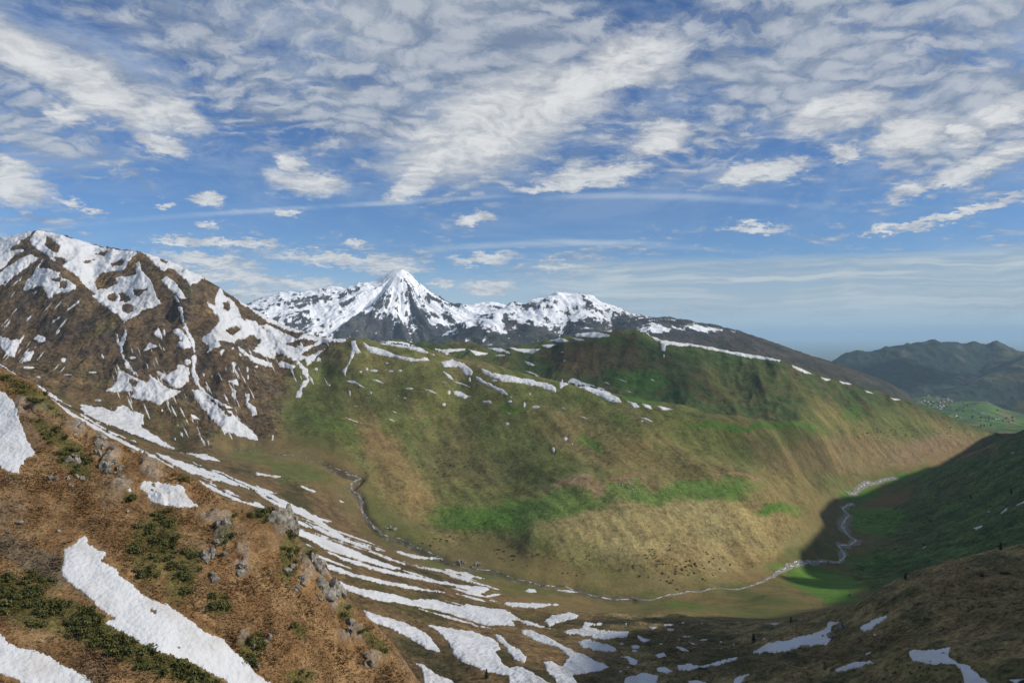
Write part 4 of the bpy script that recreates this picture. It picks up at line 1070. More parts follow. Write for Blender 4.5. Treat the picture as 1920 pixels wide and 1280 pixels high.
G6 = 'snow patches on the shaded ground at the bottom'
for v_, lab_, poly in [
    (5, 'lacy snow patch just inside the shadow', [(1450, 840), (1540, 825), (1560, 795), (1660, 805), (1580, 820), (1700, 840), (1770, 840), (1760, 870), (1640, 880), (1560, 860), (1480, 855)]),
    (5, 'long oval snow patch under the lacy one', [(1515, 885), (1570, 878), (1680, 905), (1725, 935), (1640, 940), (1540, 910)]),
    (5, 'snow field at the bottom edge right of the branching field', [(1750, 1060), (1850, 1035), (1905, 1050), (1900, 1110), (1730, 1110)]),
    (5, 'bent snow strip in the middle of the shaded hollow', [(1690, 955), (1760, 955), (1820, 980), (1790, 1005), (1750, 970)]),
    (6, 'long crooked snow bank climbing right to a dark rock', [(275, 1000), (330, 993), (400, 1005), (440, 990), (530, 965), (610, 952), (700, 900), (720, 892), (800, 880), (900, 855), (980, 825), (995, 795), (1090, 793), (1040, 805), (1005, 815), (1008, 880), (985, 905), (870, 912), (780, 940), (680, 945), (620, 945), (560, 975), (480, 998), (420, 1012), (330, 1028), (285, 1025)]),
    (6, 'slanted snow patch right of the dark rock', [(1135, 825), (1200, 790), (1270, 758), (1275, 775), (1200, 830), (1165, 842)]),
    (6, 'flat snow patch in front of the dark rock', [(1025, 1025), (1120, 985), (1190, 978), (1205, 992), (1130, 1015), (1060, 1032)]),
    (6, 'large bird-shaped snow patch at the lower right corner', [(1365, 950), (1390, 922), (1450, 930), (1590, 912), (1550, 950), (1600, 985), (1650, 1000), (1700, 1040), (1790, 1110), (1640, 1110), (1620, 1020), (1590, 1000), (1480, 1000), (1400, 985)]),
    (6, 'snow wedge cut by the lower frame right of centre', [(520, 1110), (560, 1055), (645, 1035), (600, 1060), (560, 1110)]),
    (6, 'small flat snow patch above the long crooked bank', [(690, 803), (765, 800), (740, 812)]),
    (6, 'square little snow patch in the shaded hollow', [(165, 950), (215, 940), (230, 960), (190, 970)]),
    (6, 'round snow patch left of the long crooked bank', [(175, 1012), (220, 1008), (262, 1030), (230, 1040), (190, 1034)]),
    (6, 'snow tongue at the right of the bent strip', [(80, 855), (120, 875), (165, 880), (115, 895)]),
    (6, 'twin-pointed snow patch on the dark heath', [(265, 910), (300, 915), (340, 935), (305, 935)]),
    (6, 'uppermost snow dash on the dark heath', [(130, 815), (190, 820), (160, 832)]),
    (6, 'snow dash near the little pine in the hollow', [(320, 885), (355, 895), (388, 908), (350, 905)]),
    (6, 'snow corner at the far lower right', [(1850, 1070), (1930, 1065), (1930, 1110), (1900, 1110)]),
    (6, 'thin snow patch between crooked bank and bird-shaped patch', [(1160, 948), (1195, 935), (1200, 942), (1175, 952)]),
    (6, 'bottom snow sliver left of the wedge', [(325, 1075), (380, 1072), (420, 1086), (400, 1110), (350, 1110)]),
]:
    snow_patch(v_, poly, lab_, G6)
for c in [(235, 810, 28, 8), (245, 833, 20, 9), (395, 805, 10, 4), (305, 800, 9, 4), (485, 890, 8, 5), (545, 905, 5, 4), (690, 875, 10, 5), (80, 915, 24, 10), (75, 932, 14, 7), (15, 900, 12, 5), (70, 992, 20, 9), (45, 1010, 8, 4), (325, 865, 24, 4), (405, 880, 24, 4), (285, 880, 8, 4), (1212, 858, 7, 7), (200, 900, 10, 4), (10, 1030, 10, 5), (120, 1045, 10, 6), (35, 805, 6, 8)]:
    a = np.linspace(0, 2 * math.pi, 9)[:-1]
    snow_patch(6, [(c[0] + c[2] * math.cos(t) * (.8 + .4 * random.random()), c[1] + c[3] * math.sin(t) * (.8 + .4 * random.random())) for t in a], 'tiny snow scrap scattered on the dark shaded heath', G6, name='snow_scrap')

G2 = 'snow drifts along the green ridge crest'
for lab_, poly in [
    ('upper snow drift behind the first crest of the green ridge', [(575, 403), (700, 403), (770, 428), (862, 475), (790, 457), (690, 432), (600, 422)]),
    ('thick snow drift just below the first crest of the green ridge', [(500, 395), (530, 420), (600, 440), (680, 470), (760, 485), (810, 480), (820, 495), (740, 500), (620, 475), (540, 460), (515, 430)]),
    ('flat snow drift at the saddle in front of the pyramid peak', [(800, 430), (900, 440), (1000, 433), (990, 450), (910, 457), (925, 477), (850, 444)]),
    ('short drift right of the saddle drift', [(1005, 440), (1100, 460), (1090, 468), (1040, 472)]),
    ('arched snow drift on the ridge shoulder', [(870, 500), (930, 490), (990, 510), (1028, 545), (1020, 572), (990, 560), (960, 527), (890, 527)]),
    ('small drift hanging under the arch', [(880, 540), (920, 560), (940, 590), (910, 577)]),
    ('long snow cornice in the middle of the green ridge crest', [(1065, 530), (1120, 550), (1200, 565), (1280, 580), (1380, 600), (1420, 620), (1422, 650), (1350, 622), (1250, 602), (1180, 597), (1120, 577), (1080, 557)]),
    ('curved snow cornice right of the small green knob', [(1430, 590), (1450, 580), (1460, 600), (1500, 575), (1560, 600), (1640, 625), (1720, 670), (1735, 692), (1680, 692), (1600, 652), (1520, 617), (1480, 607), (1440, 627)]),
    ('first small drift beyond the curved cornice', [(1750, 680), (1800, 695), (1820, 715), (1790, 722)]),
    ('second small drift beyond the curved cornice', [(1825, 695), (1870, 708), (1878, 727), (1840, 714)]),
    ('last tapering drift on the green ridge crest', [(1872, 698), (1920, 710), (1985, 728), (1925, 730)]),
    ('thin snow thread under the arched drift', [(1035, 565), (1060, 575), (1100, 598), (1170, 632), (1225, 677), (1130, 633), (1050, 592)]),
    ('oval drift below the ridge shoulder', [(930, 635), (970, 640), (1010, 665), (990, 677), (940, 657)]),
    ('little loaf of snow on the brown bank', [(1058, 685), (1110, 682), (1122, 700), (1080, 694)]),
    ('snaking snow chain below the crest at the left', [(445, 400), (470, 398), (480, 430), (500, 460), (470, 457), (455, 490), (430, 540), (425, 570), (405, 545), (435, 510), (450, 440)]),
    ('snow thread below the snaking chain', [(420, 588), (470, 590), (522, 627), (480, 612)]),
    ('upright snow spot under the thread', [(436, 630), (450, 638), (449, 667), (438, 655)]),
    ('snow drift on the dark saddle of the far ridge', [(1085, 433), (1150, 430), (1220, 465), (1140, 452)]),
    ('bowed drift right of the saddle of the far ridge', [(1185, 430), (1260, 440), (1360, 435), (1310, 465), (1250, 452)]),
    ('thin drift stepping up the far ridge', [(1345, 420), (1440, 415), (1380, 437)]),
    ('pointed drift in the middle of the far ridge climb', [(1385, 400), (1440, 385), (1500, 405), (1430, 410)]),
    ('largest drift just below the far ridge top', [(1490, 365), (1600, 358), (1700, 376), (1620, 390), (1520, 382)]),
    ('drift tucked under the largest one', [(1465, 378), (1590, 400), (1530, 402)]),
    ('slanted drift low on the far ridge', [(1255, 483), (1330, 520), (1290, 517)]),
    ('small drift at the top of the far ridge', [(1630, 352), (1690, 348), (1680, 363)]),
]:
    snow_patch(2, poly, lab_, G2, rag=.6)
for c in [(620, 506, 8, 5), (495, 548, 10, 6), (560, 543, 22, 9), (525, 535, 8, 8), (640, 545, 14, 7), (680, 543, 12, 6), (545, 648, 6, 8), (345, 612, 8, 8), (705, 672, 9, 6), (725, 628, 24, 5), (890, 702, 12, 10), (1190, 793, 12, 9), (1408, 915, 10, 13), (1200, 688, 12, 7), (1270, 705, 8, 16), (1325, 715, 20, 8), (1130, 590, 16, 7), (1155, 470, 28, 6), (1450, 455, 10, 4), (1298, 652, 6, 5), (1830, 780, 7, 5), (1498, 890, 5, 7), (1465, 865, 10, 10), (1460, 495, 6, 4), (1012, 585, 8, 14), (915, 645, 10, 12), (1010, 665, 10, 5), (300, 490, 9, 8), (285, 535, 9, 8)]:
    a = np.linspace(0, 2 * math.pi, 9)[:-1]
    snow_patch(2, [(c[0] + c[2] * math.cos(t) * (.8 + .4 * random.random()), c[1] + c[3] * math.sin(t) * (.8 + .4 * random.random())) for t in a], 'tiny snow scrap scattered on the green ridge', G2, name='snow_scrap')

G3 = 'snow remains on the far ridge edge and the right slope'
for lab_, poly in [
    ('long snow cornice along the far ridge skyline', [(255, 146), (330, 180), (420, 193), (500, 198), (600, 223), (720, 243), (862, 266), (850, 277), (700, 257), (560, 228), (480, 211), (400, 209), (320, 197)]),
    ('second cornice piece further down the far ridge', [(900, 288), (960, 313), (1008, 337), (960, 327), (905, 304)]),
    ('third short cornice piece', [(1018, 340), (1085, 355), (1050, 362)]),
    ('fourth thin cornice piece', [(1095, 355), (1165, 373), (1165, 379), (1120, 373)]),
    ('fifth cornice piece low on the far ridge', [(1213, 397), (1283, 421), (1230, 413)]),
    ('last cornice piece near the end of the far ridge', [(1323, 431), (1402, 445), (1350, 446)]),
    ('snow streak at the right edge of the shaded slope', [(1878, 906), (1930, 880), (1930, 893), (1890, 908)]),
    ('snow streak left of the edge one on the shaded slope', [(1812, 942), (1850, 910), (1846, 928), (1822, 943)]),
    ('broad lower snow streak on the shaded slope', [(1696, 1006), (1742, 988), (1736, 1003), (1710, 1012)]),
    ('lowest snow streak on the shaded slope', [(1462, 1096), (1497, 1079), (1484, 1096)]),
    ('small snow spot above the broad lower streak', [(1748, 939), (1774, 925), (1767, 938)]),
    ('snow spot near the top of the shaded slope', [(1848, 681), (1882, 666), (1874, 678)]),
    ('little snow chain under the far ridge top', [(325, 200), (350, 195), (345, 235), (325, 228)]),
    ('tiny drop of snow under the chain', [(333, 245), (344, 243), (341, 265)]),
]:
    snow_patch(3, poly, lab_, G3, rag=.5)

GN = 'snow patches on the near brown slope'
for lab_, poly, holes in [
    ('large snow patch at the left frame edge high on the brown slope', [(-60, 110), (0, 150), (60, 190), (70, 240), (85, 290), (110, 350), (140, 400), (90, 420), (75, 470), (30, 460), (0, 440), (-60, 430)], []),
    ('small isolated snow patch near the crest of the brown slope', [(535, 520), (550, 498), (610, 505), (680, 510), (715, 515), (730, 560), (768, 600), (700, 602), (610, 590), (580, 570), (555, 540)], []),
    ('big tapering snow tongue across the middle of the brown slope', [(250, 765), (290, 735), (330, 705), (345, 745), (410, 775), (395, 805), (450, 840), (500, 890), (560, 940), (620, 965), (720, 1020), (790, 1080), (860, 1105), (900, 1150), (960, 1200), (1000, 1250), (1100, 1300), (1100, 1330), (950, 1320), (880, 1280), (760, 1210), (690, 1185), (580, 1150), (480, 1090), (410, 1050), (440, 1030), (370, 980), (340, 940), (290, 910), (235, 860)], [[(580, 990), (600, 1000), (595, 1010), (582, 1003)]]),
    ('snow patch in the lower left corner below dark shrubs', [(-60, 1050), (0, 1090), (50, 1135), (150, 1155), (250, 1210), (330, 1250), (400, 1300), (400, 1330), (100, 1290), (40, 1255), (0, 1245), (-60, 1240)], []),
    ('tiny snow remnant left of the isolated patch', [(492, 530), (505, 525), (512, 540), (498, 542)], []),
]:
    snow_patch(4, poly, lab_, GN, holes, land=N, rag=1.3)

# ------------------------------------------------------------------ simple surface materials
def plain(name, col, rough=.9, var=.35, scale=1.0, spec=.1):
    ma = bpy.data.materials.new(name); ma.use_nodes = True
    t = NT(ma.node_tree)
    out = t.n('ShaderNodeOutputMaterial'); bs = t.n('ShaderNodeBsdfPrincipled'); t.t.links.new(bs.outputs[0], out.inputs[0])
    tcx = t.n('ShaderNodeTexCoord').outputs['Object']
    oi = t.n('ShaderNodeObjectInfo').outputs['Random']
    nn = t.noise(tcx, scale, 4, .6)
    k = t.m('ADD', t.sstep(nn, .3, .7, 1 - var, 1 + var), t.m('MULTIPLY', t.m('SUBTRACT', oi, .5), var))
    t.set(bs.inputs['Base Color'], t.mix(1.0, (*col, 1), t.comb(k, k, k), 'MULTIPLY'))
    bs.inputs['Roughness'].default_value = rough; bs.inputs['Specular IOR Level'].default_value = spec
    return ma


M_ROCK = plain('grey_rock', (.19, .175, .15), .95, .6, 2.6)
M_LEAF = plain('shrub_leaves', (.078, .082, .028), .8, .55, 1.2)
M_BUSH = plain('juniper', (.030, .038, .018), .9, .5, .6)
M_PINE = plain('pine_needles', (.022, .034, .016), .9, .4, .8)
M_BARK = plain('bark', (.07, .05, .035), .95, .3, 2)
M_BROAD = plain('broad_leaves', (.060, .085, .028), .9, .4, .5)
M_WALL = plain('render_wall', (.62, .58, .52), .9, .25, .2)
M_TILE = plain('slate_roof', (.20, .16, .14), .85, .45, .2)
M_WOOL = plain('wool', (.66, .62, .54), .95, .1, 3)
M_GRAVEL = plain('gravel', (.19, .17, .145), .95, .45, .35)
M_CLOUD = bpy.data.materials.new('cloud_vapour'); M_CLOUD.use_nodes = True
t_ = NT(M_CLOUD.node_tree); o_ = t_.n('ShaderNodeOutputMaterial'); v_ = t_.n('ShaderNodeVolumePrincipled')
v_.inputs['Color'].default_value = (.98, .98, .98, 1); v_.inputs['Density'].default_value = .0042; t_.t.links.new(v_.outputs[0], o_.inputs['Volume'])


def water_material():
    ma = bpy.data.materials.new('white_water'); ma.use_nodes = True
    t = NT(ma.node_tree)
    out = t.n('ShaderNodeOutputMaterial'); bs = t.n('ShaderNodeBsdfPrincipled'); t.t.links.new(bs.outputs[0], out.inputs[0])
    tcx = t.n('ShaderNodeTexCoord').outputs['Object']
    f = t.sstep(t.noise(tcx, .16, 5, .7), .46, .62)
    t.set(bs.inputs['Base Color'], t.mix(f, (.075, .095, .092, 1), (.55, .57, .58, 1)))
    t.set(bs.inputs['Roughness'], t.sstep(f, 0, 1, .12, .7))
    bp = t.n('ShaderNodeBump'); bp.inputs['Distance'].default_value = .3; t.set(bp.inputs['Height'], t.noise(tcx, .8, 4, .6))
    t.t.links.new(bp.outputs[0], bs.inputs['Normal'])
    return ma


M_WATER = water_material()


# ------------------------------------------------------------------ stream and gravel banks
def ribbon(name, pts, wid, mat, lift, seed, wob=.3, step=4.0):
    P = [V.at(a, b) for a, b in pts]
    xy = np.array([(p.x, p.y) for p in P])
    s = np.concatenate([[0], np.cumsum(np.hypot(*np.diff(xy, axis=0).T))])
    n = max(8, int(s[-1] / step))
    t = np.linspace(0, s[-1], n)
    Wm = cr_matrix(len(xy), np.interp(t, s, np.arange(len(xy))))
    c = Wm @ xy
    c += np.stack([fbm(t, t * 0 + seed, 30, 3, seed), fbm(t, t * 0 + seed, 30, 3, seed + 4)], 1) * wob * 6
    d = np.gradient(c, axis=0); d /= np.linalg.norm(d, axis=1, keepdims=True) + 1e-9
    nv = np.stack([d[:, 1], -d[:, 0]], 1)
    wv = np.interp(t / s[-1], np.linspace(0, 1, len(wid)), wid) * (1 + wob * fbm(t, t * 0, 22, 4, seed + 7) * 1.6)
    rows_ = []
    for k in np.linspace(-.5, .5, 5):
        ed = (1 + .5 * fbm(t, t * 0 + 30 * k, 9, 3, seed + 11))
        q = c + nv * (wv * k * ed)[:, None]
        z = V.ground(q[:, 0], q[:, 1]) + lift * (1.0 if abs(k) < .4 else .25)
        rows_.append(np.concatenate([q, z[:, None]], 1))
    gq = np.stack(rows_, 0)
    f = grid_faces(*gq.shape[:2]).reshape(-1, 4)
    o = mesh_from(name, gq.reshape(-1, 3), f, mat)
    if np.mean([p.normal.z for p in o.data.polygons]) < 0:
        o.data.flip_normals()
    return structure(o)


v5 = lambda l: [(480 + a / 2.526, 850 + b / 2.526) for a, b in l]
v6 = lambda l: [(1160 + a / 2.526, 850 + b / 2.526) for a, b in l]
UP = [(440, 843), (480, 846)] + v5([(110, 5), (200, 15), (300, 40), (380, 70), (430, 95), (495, 115), (470, 130), (450, 160), (490, 200), (500, 240), (510, 290), (540, 330), (600, 385)])
MID = v5([(600, 385), (690, 405), (750, 440), (860, 490), (950, 530), (1130, 560), (1260, 600), (1400, 630), (1500, 645), (1640, 680), (1780, 690)])
LOW = v6([(60, 685), (140, 695), (200, 680), (300, 662), (400, 648), (490, 637), (560, 642), (620, 628), (690, 600), (740, 575), (790, 545), (830, 525), (900, 515), (980, 512), (1050, 512), (1065, 470), (1050, 440), (1110, 430), (1115, 405), (1080, 380), (1060, 340), (1075, 310), (1090, 290), (1065, 265), (1085, 245), (1115, 238)])
TOP = v6([(1080, 187), (1130, 176), (1150, 158), (1190, 140), (1250, 127), (1320, 119)])
ribbon('stream', UP, [.4, .6, 1.5], M_WATER, .5, 1, .9)
ribbon('stream', MID, [1.4, 1.0, 1.6], M_WATER, .5, 2, .7)
ribbon('river', LOW, [1.0, 1.0, 2.0, 3.0, 2.8, 2.8], M_WATER, .8, 3, 1.0)
ribbon('river', LOW[9:], [1.2, 1.6, 2.0, 1.6], M_WATER, .85, 13, 1.0)
ribbon('river', TOP, [3, 4, 4], M_WATER, 1.3, 4, .25)
ribbon('gravel_bank', LOW, [2.0, 3.0, 7, 11, 21, 14, 9], M_GRAVEL, .6, 5, .8)
ribbon('gravel_bank', TOP, [9, 13, 12], M_GRAVEL, .8, 6, .35)
ribbon('gravel_bank', UP[6:], [2, 3, 3.5], M_GRAVEL, .3, 8, .35)


# ------------------------------------------------------------------ leafy meshes
def leaf_mesh(name, rx, rz, n, size, mat, seed, flat=.55):
    r = np.random.default_rng(seed)
    vs, fs = [], []
    lob = r.normal(size=(6, 3)); lob[:, 2] = np.abs(lob[:, 2]) * .7
    lob /= np.linalg.norm(lob, axis=1, keepdims=True)
    for i in range(n):
        L0 = lob[r.integers(6)] * r.uniform(.25, .62)
        v = r.normal(size=3); v /= np.linalg.norm(v)
        p = L0 + v * r.uniform(.25, .45)
        p = np.array([p[0] * rx, p[1] * rx, max(.03, (p[2] + .25) * rz)])
        a = r.normal(size=3); a /= np.linalg.norm(a); b = np.cross(a, v); b /= np.linalg.norm(b) + 1e-9
        s = size * r.uniform(.6, 1.4)
        k = len(vs)
        vs += [p - a * s, p + b * s * flat, p + a * s, p - b * s * flat]; fs.append((k, k + 1, k + 2, k + 3))
    me = bpy.data.meshes.new(name); me.from_pydata([tuple(v) for v in vs], [], fs); me.materials.append(mat)
    return me


def put(name, me, p, scale, rz=0, rx=0, ry=0):
    o = bpy.data.objects.new(name, me); COL.objects.link(o)
    o.location = p; o.scale = (scale,) * 3 if not hasattr(scale, '__len__') else scale; o.rotation_euler = (rx, ry, rz)
    return o


NEAR_SNOW = [o for o in COL.objects if o.name.startswith('snow_patch') and o.get('group') == GN]
NS_POLY = []
for po in ([(-60, 110), (0, 150), (60, 190), (70, 240), (85, 290), (110, 350), (140, 400), (90, 420), (75, 470), (30, 460), (0, 440), (-60, 430)],
           [(535, 520), (550, 498), (715, 515), (768, 600), (610, 590)],
           [(250, 765), (330, 705), (410, 775), (450, 840), (560, 940), (720, 1020), (860, 1105), (1000, 1250), (1100, 1330), (880, 1280), (690, 1185), (480, 1090), (410, 1050), (340, 940), (235, 860)],
           [(-60, 1050), (50, 1135), (250, 1210), (400, 1330), (100, 1290), (-60, 1240)]):
    NS_POLY.append([(a / 2.064, 660 + b / 2.064) for a, b in po])


def on_near_snow(px, py, m=0):
    px = np.atleast_1d(np.asarray(px, float)); py = np.atleast_1d(np.asarray(py, float))
    k = np.zeros(px.shape, bool)
    for po in NS_POLY:
        k |= poly_sd(px, py, po) > -m
    return k


def near_visible(px, py):
    """is this bearing on the near hillside (below its skyline)?"""
    i = np.clip(((np.asarray(px) - N.px[0]) / (N.px[1] - N.px[0])).astype(int), 0, len(N.px) - 1)
    return np.asarray(py) > N.py.min(1)[i] + 3


# dry grass tufts over the near hillside
r = np.random.default_rng(5)
npx = r.uniform(-120, 830, 90000); npy = r.uniform(660, 1330, 90000)
ok = near_visible(npx, npy) & ~on_near_snow(npx, npy, 2)
npx, npy = npx[ok], npy[ok]
nd = N.dist(npx, npy)
gx_, gy_ = (npx - 960) / F * nd, nd
gz_ = N.ground(gx_, gy_)
ci = np.clip(((npx - N.px[0]) / (N.px[1] - N.px[0])).astype(int), 0, len(N.px) - 1)
cj = np.clip(np.searchsorted(N.ld, np.log(nd)), 0, len(N.ld) - 1)
dens_ = fbm(gx_, gy_, 11, 4, 121); keepg = (rock_m[ci, cj] < .35) & (r.uniform(0, 1, len(gx_)) < ss(dens_, -.45, .15) * .9 + .1) & (scr[ci, cj] < .35)
tall_ = (.7 + 1.1 * ss(fbm(gx_, gy_, 5, 3, 123), -.1, .45))[keepg]
gx_, gy_, gz_, gc = gx_[keepg], gy_[keepg], gz_[keepg], cn[ci, cj][keepg]
n_t = len(gx_); NB = 3
base = np.stack([gx_, gy_, gz_], 1)
vv = np.empty((n_t, NB, 3, 3), np.float32); cc_ = np.empty((n_t, NB, 3, 3), np.float32)
hgt_ = r.uniform(.16, .42, n_t) * tall_ * (1 + .8 * (gc[:, 1] > gc[:, 0]))
for b in range(NB):
    an = r.uniform(0, 2 * math.pi, n_t); wd = r.uniform(.05, .13, n_t)
    tip = base + np.stack([np.cos(an) * hgt_ * .8, np.sin(an) * hgt_ * .8 - hgt_ * .3, hgt_ * r.uniform(.5, 1.0, n_t)], 1)
    off = np.stack([-np.sin(an) * wd, np.cos(an) * wd, np.full(n_t, -.03)], 1)
    vv[:, b, 0] = base - off * [1, 1, -1]; vv[:, b, 1] = base + off; vv[:, b, 2] = tip
    kc = gc * r.uniform(.72, 1.35, (n_t, 1))
    cc_[:, b] = kc[:, None]
ma = bpy.data.materials.new('dry_grass'); ma.use_nodes = True
t_ = NT(ma.node_tree); o_ = t_.n('ShaderNodeOutputMaterial'); b_ = t_.n('ShaderNodeBsdfPrincipled'); t_.t.links.new(b_.outputs[0], o_.inputs[0])
t_.set(b_.inputs['Base Color'], t_.n('ShaderNodeVertexColor', layer_name='Col').outputs[0]); b_.inputs['Roughness'].default_value = .9; b_.inputs['Specular IOR Level'].default_value = .1
og = mesh_from('dry_grass', vv.reshape(-1, 3), np.arange(n_t * NB * 3).reshape(-1, 3), ma, cc_.reshape(-1, 3), smooth=False)
og['kind'] = 'stuff'
tag(og, 'dry brown grass tufts covering the near hillside', 'grass')

# low dark green shrubs in clumps on the near hillside
SH = [leaf_mesh('shrub_leaves', 1.1, .62, 230, .14, M_LEAF, 900 + k) for k in range(5)]
CL = ['inside the tall clump right of the isolated snow patch', 'in the clump right of the tall one', 'in the clump beside the large edge snow patch', 'on the crest above the edge snow patch', 'along the upper left crest', 'on top of the crag',
      'in the strip left of the crag rocks', 'in the small strip near the slab', 'beside the isolated snow patch', 'right of the end of the snow tongue', 'on the lower crag edge', 'in the dark band above the corner snow',
      'in the dark band below the snow tongue', 'at the bottom end of the dark band', 'under the crag rocks', 'among the upper left rocks', 'at the left end of the dark band', 'near the lower crest', 'alone low on the right', 'beside the middle of the snow tongue', 'at the left edge above the dark band', 'at the bottom frame edge', 'in the small spot below the upper rocks']
tot = 0
wts = [c * d for _, _, c, d, _ in GREEN_PATCH]
for (a, b, c, d, an), where, wt in zip(GREEN_PATCH, CL, wts):
    for k in range(max(2, int(wt / sum(wts) * 285))):
        for _ in range(20):
            q, w_ = math.sqrt(random.random()), random.random() * 2 * math.pi
            ex, ey = c * q * math.cos(w_), d * q * math.sin(w_)
            ar = math.radians(an)
            px_, py_ = a + ex * math.cos(ar) - ey * math.sin(ar), b + ex * math.sin(ar) + ey * math.cos(ar)
            if near_visible(np.array([px_]), np.array([py_]))[0] and not on_near_snow(px_, py_, 6)[0]:
                break
        else:
            continue
        if not (-10 < px_ < 900 and py_ < 1290):
            continue
        p = N.at(px_, py_)
        o = put('low_shrub', SH[tot % 5], (p.x, p.y, p.z - .12), random.uniform(.7, 1.6), random.uniform(0, 6.28), -.3)
        tag(o, 'low dark green shrub ' + where, 'shrub', 'low shrubs on the near slope')
        tot += 1


# ------------------------------------------------------------------ rock outcrops
def rock_mesh(seed):
    import bmesh
    bm = bmesh.new()
    r_ = np.random.default_rng(seed)
    for k in range(18):
        c = r_.normal(size=3); c /= np.linalg.norm(c)
        bm.verts.new(tuple(c * [1, .8, 1] * r_.uniform(.75, 1.1)))
    ret = bmesh.ops.convex_hull(bm, input=list(bm.verts))
    bmesh.ops.delete(bm, geom=[v for v in bm.verts if not v.link_faces], context='VERTS')
    me = bpy.data.meshes.new('rock'); bm.to_mesh(me); bm.free(); me.materials.append(M_ROCK)
    return me


RM = [rock_mesh(40 + k) for k in range(8)]
for px_, py_, spread, n_, sz, lab_ in [
    (205, 868, 12, 7, 1.3, 'grey rock rib below the left crest shrubs'), (190, 835, 9, 6, 1.1, 'upright grey rocks under the left crest'), (150, 790, 14, 6, .9, 'small grey rocks at the left crest edge'),
    (138, 860, 9, 5, 1.0, 'grey rock knob left of the rock rib'), (390, 1045, 8, 6, 1.2, 'narrow slanted rock slab in the middle of the slope'), (402, 1085, 7, 5, 1.0, 'lower end of rocks under the slanted slab'),
    (412, 1015, 16, 6, 1.2, 'flat grey rock plate near the isolated snow patch'), (452, 1065, 10, 6, .9, 'broken grey rocks right of the slab'), (540, 982, 13, 9, 2.0, 'grey crag rocks at the ridge corner'),
    (560, 1090, 9, 6, 1.1, 'vertical rock strip below the crag'), (598, 1062, 10, 8, 1.8, 'second vertical rock strip right of the first'), (627, 1106, 14, 9, 2.0, 'big pale rock nose on the slope edge'),
    (600, 1120, 10, 5, .9, 'rocks left of the pale rock nose'), (660, 1170, 12, 6, .9, 'grey rocks halfway down the slope edge'), (285, 930, 16, 5, .7, 'scattered rocks below the isolated snow patch'),
    (145, 905, 12, 5, .7, 'small rocks under the rock knob'), (95, 895, 10, 3, .8, 'grey stones right of the edge snow patch'), (545, 1060, 8, 4, .8, 'rocks in the dark strip below the crag'),
    (225, 880, 8, 4, .9, 'rocks at the right foot of the rock rib'), (480, 1215, 14, 4, .7, 'half buried rocks near the snow tongue end'), (690, 1235, 12, 4, .8, 'low rocks near the bottom of the slope edge'), (265, 842, 10, 4, .8, 'pale rocks at the crest above the isolated patch')]:
    p0 = N.at(px_, py_)
    e = bpy.data.objects.new('rock_outcrop', None); COL.objects.link(e); e.location = p0; e.empty_display_size = .5
    tag(e, lab_, 'rocks', 'rock outcrops on the near slope')
    for k in range(n_):
        qx, qy = px_ + random.gauss(0, spread * .6), py_ + random.gauss(0, spread)
        if not near_visible(np.array([qx]), np.array([qy]))[0]:
            qy = py_ + 4
        p = N.at(qx, qy)
        s = sz * random.uniform(.45, 1.25)
        o = put('rock', RM[random.randrange(8)], Vector(p) - p0, (s * random.uniform(.7, 1.1), s * .8, s * random.uniform(.8, 1.5)), random.uniform(0, 6.28), random.uniform(-.4, .4), random.uniform(-.3, .3))
        o.parent = e
for px_, py_, s, lab_ in [(38, 980, .8, 'round grey boulder lying in brown grass at the left'), (16, 1000, .45, 'small grey boulder at the left edge'), (110, 996, .5, 'dark stone left of the snow tongue tip'), (240, 960, .5, 'stone above the snow tongue tip'), (335, 1215, .35, 'stone lying at the lower edge of the snow tongue')]:
    p = N.at(px_, py_)
    tag(put('boulder', RM[int(px_) % 8], p + Vector((0, 0, s * .25)), s, px_), lab_, 'boulder')

# dark rock beside the crooked snow bank, rocks on the meadow edge
for px_, py_, sz, n_, lab_ in [(1573, 1182, 4.2, 5, 'dark rock knob at the top of the crooked snow bank'), (1592, 1117, 3.6, 4, 'pale rock spire at the edge of the green meadow'), (868, 1052, 5.0, 6, 'grey cliff band above the stream gorge'), (895, 1058, 5.0, 5, 'tan cliff right of the grey cliff band'), (735, 990, 5.0, 5, 'rock step beside the upper stream')]:
    p0 = V.at(px_, py_)
    e = bpy.data.objects.new('rock_outcrop', None); COL.objects.link(e); e.location = p0
    tag(e, lab_, 'rocks')
    for k in range(n_):
        x_, y_ = p0.x + random.gauss(0, sz * .8), p0.y + random.gauss(0, sz * .6)
        z_ = float(V.ground(x_, y_)); s = sz * random.uniform(.4, .8)
        o = put('rock', RM[random.randrange(8)], Vector((x_, y_, z_)) - p0, (s, s * .8, s * random.uniform(.7, 1.3)), random.uniform(0, 6.28), random.uniform(-.3, .3)); o.parent = e

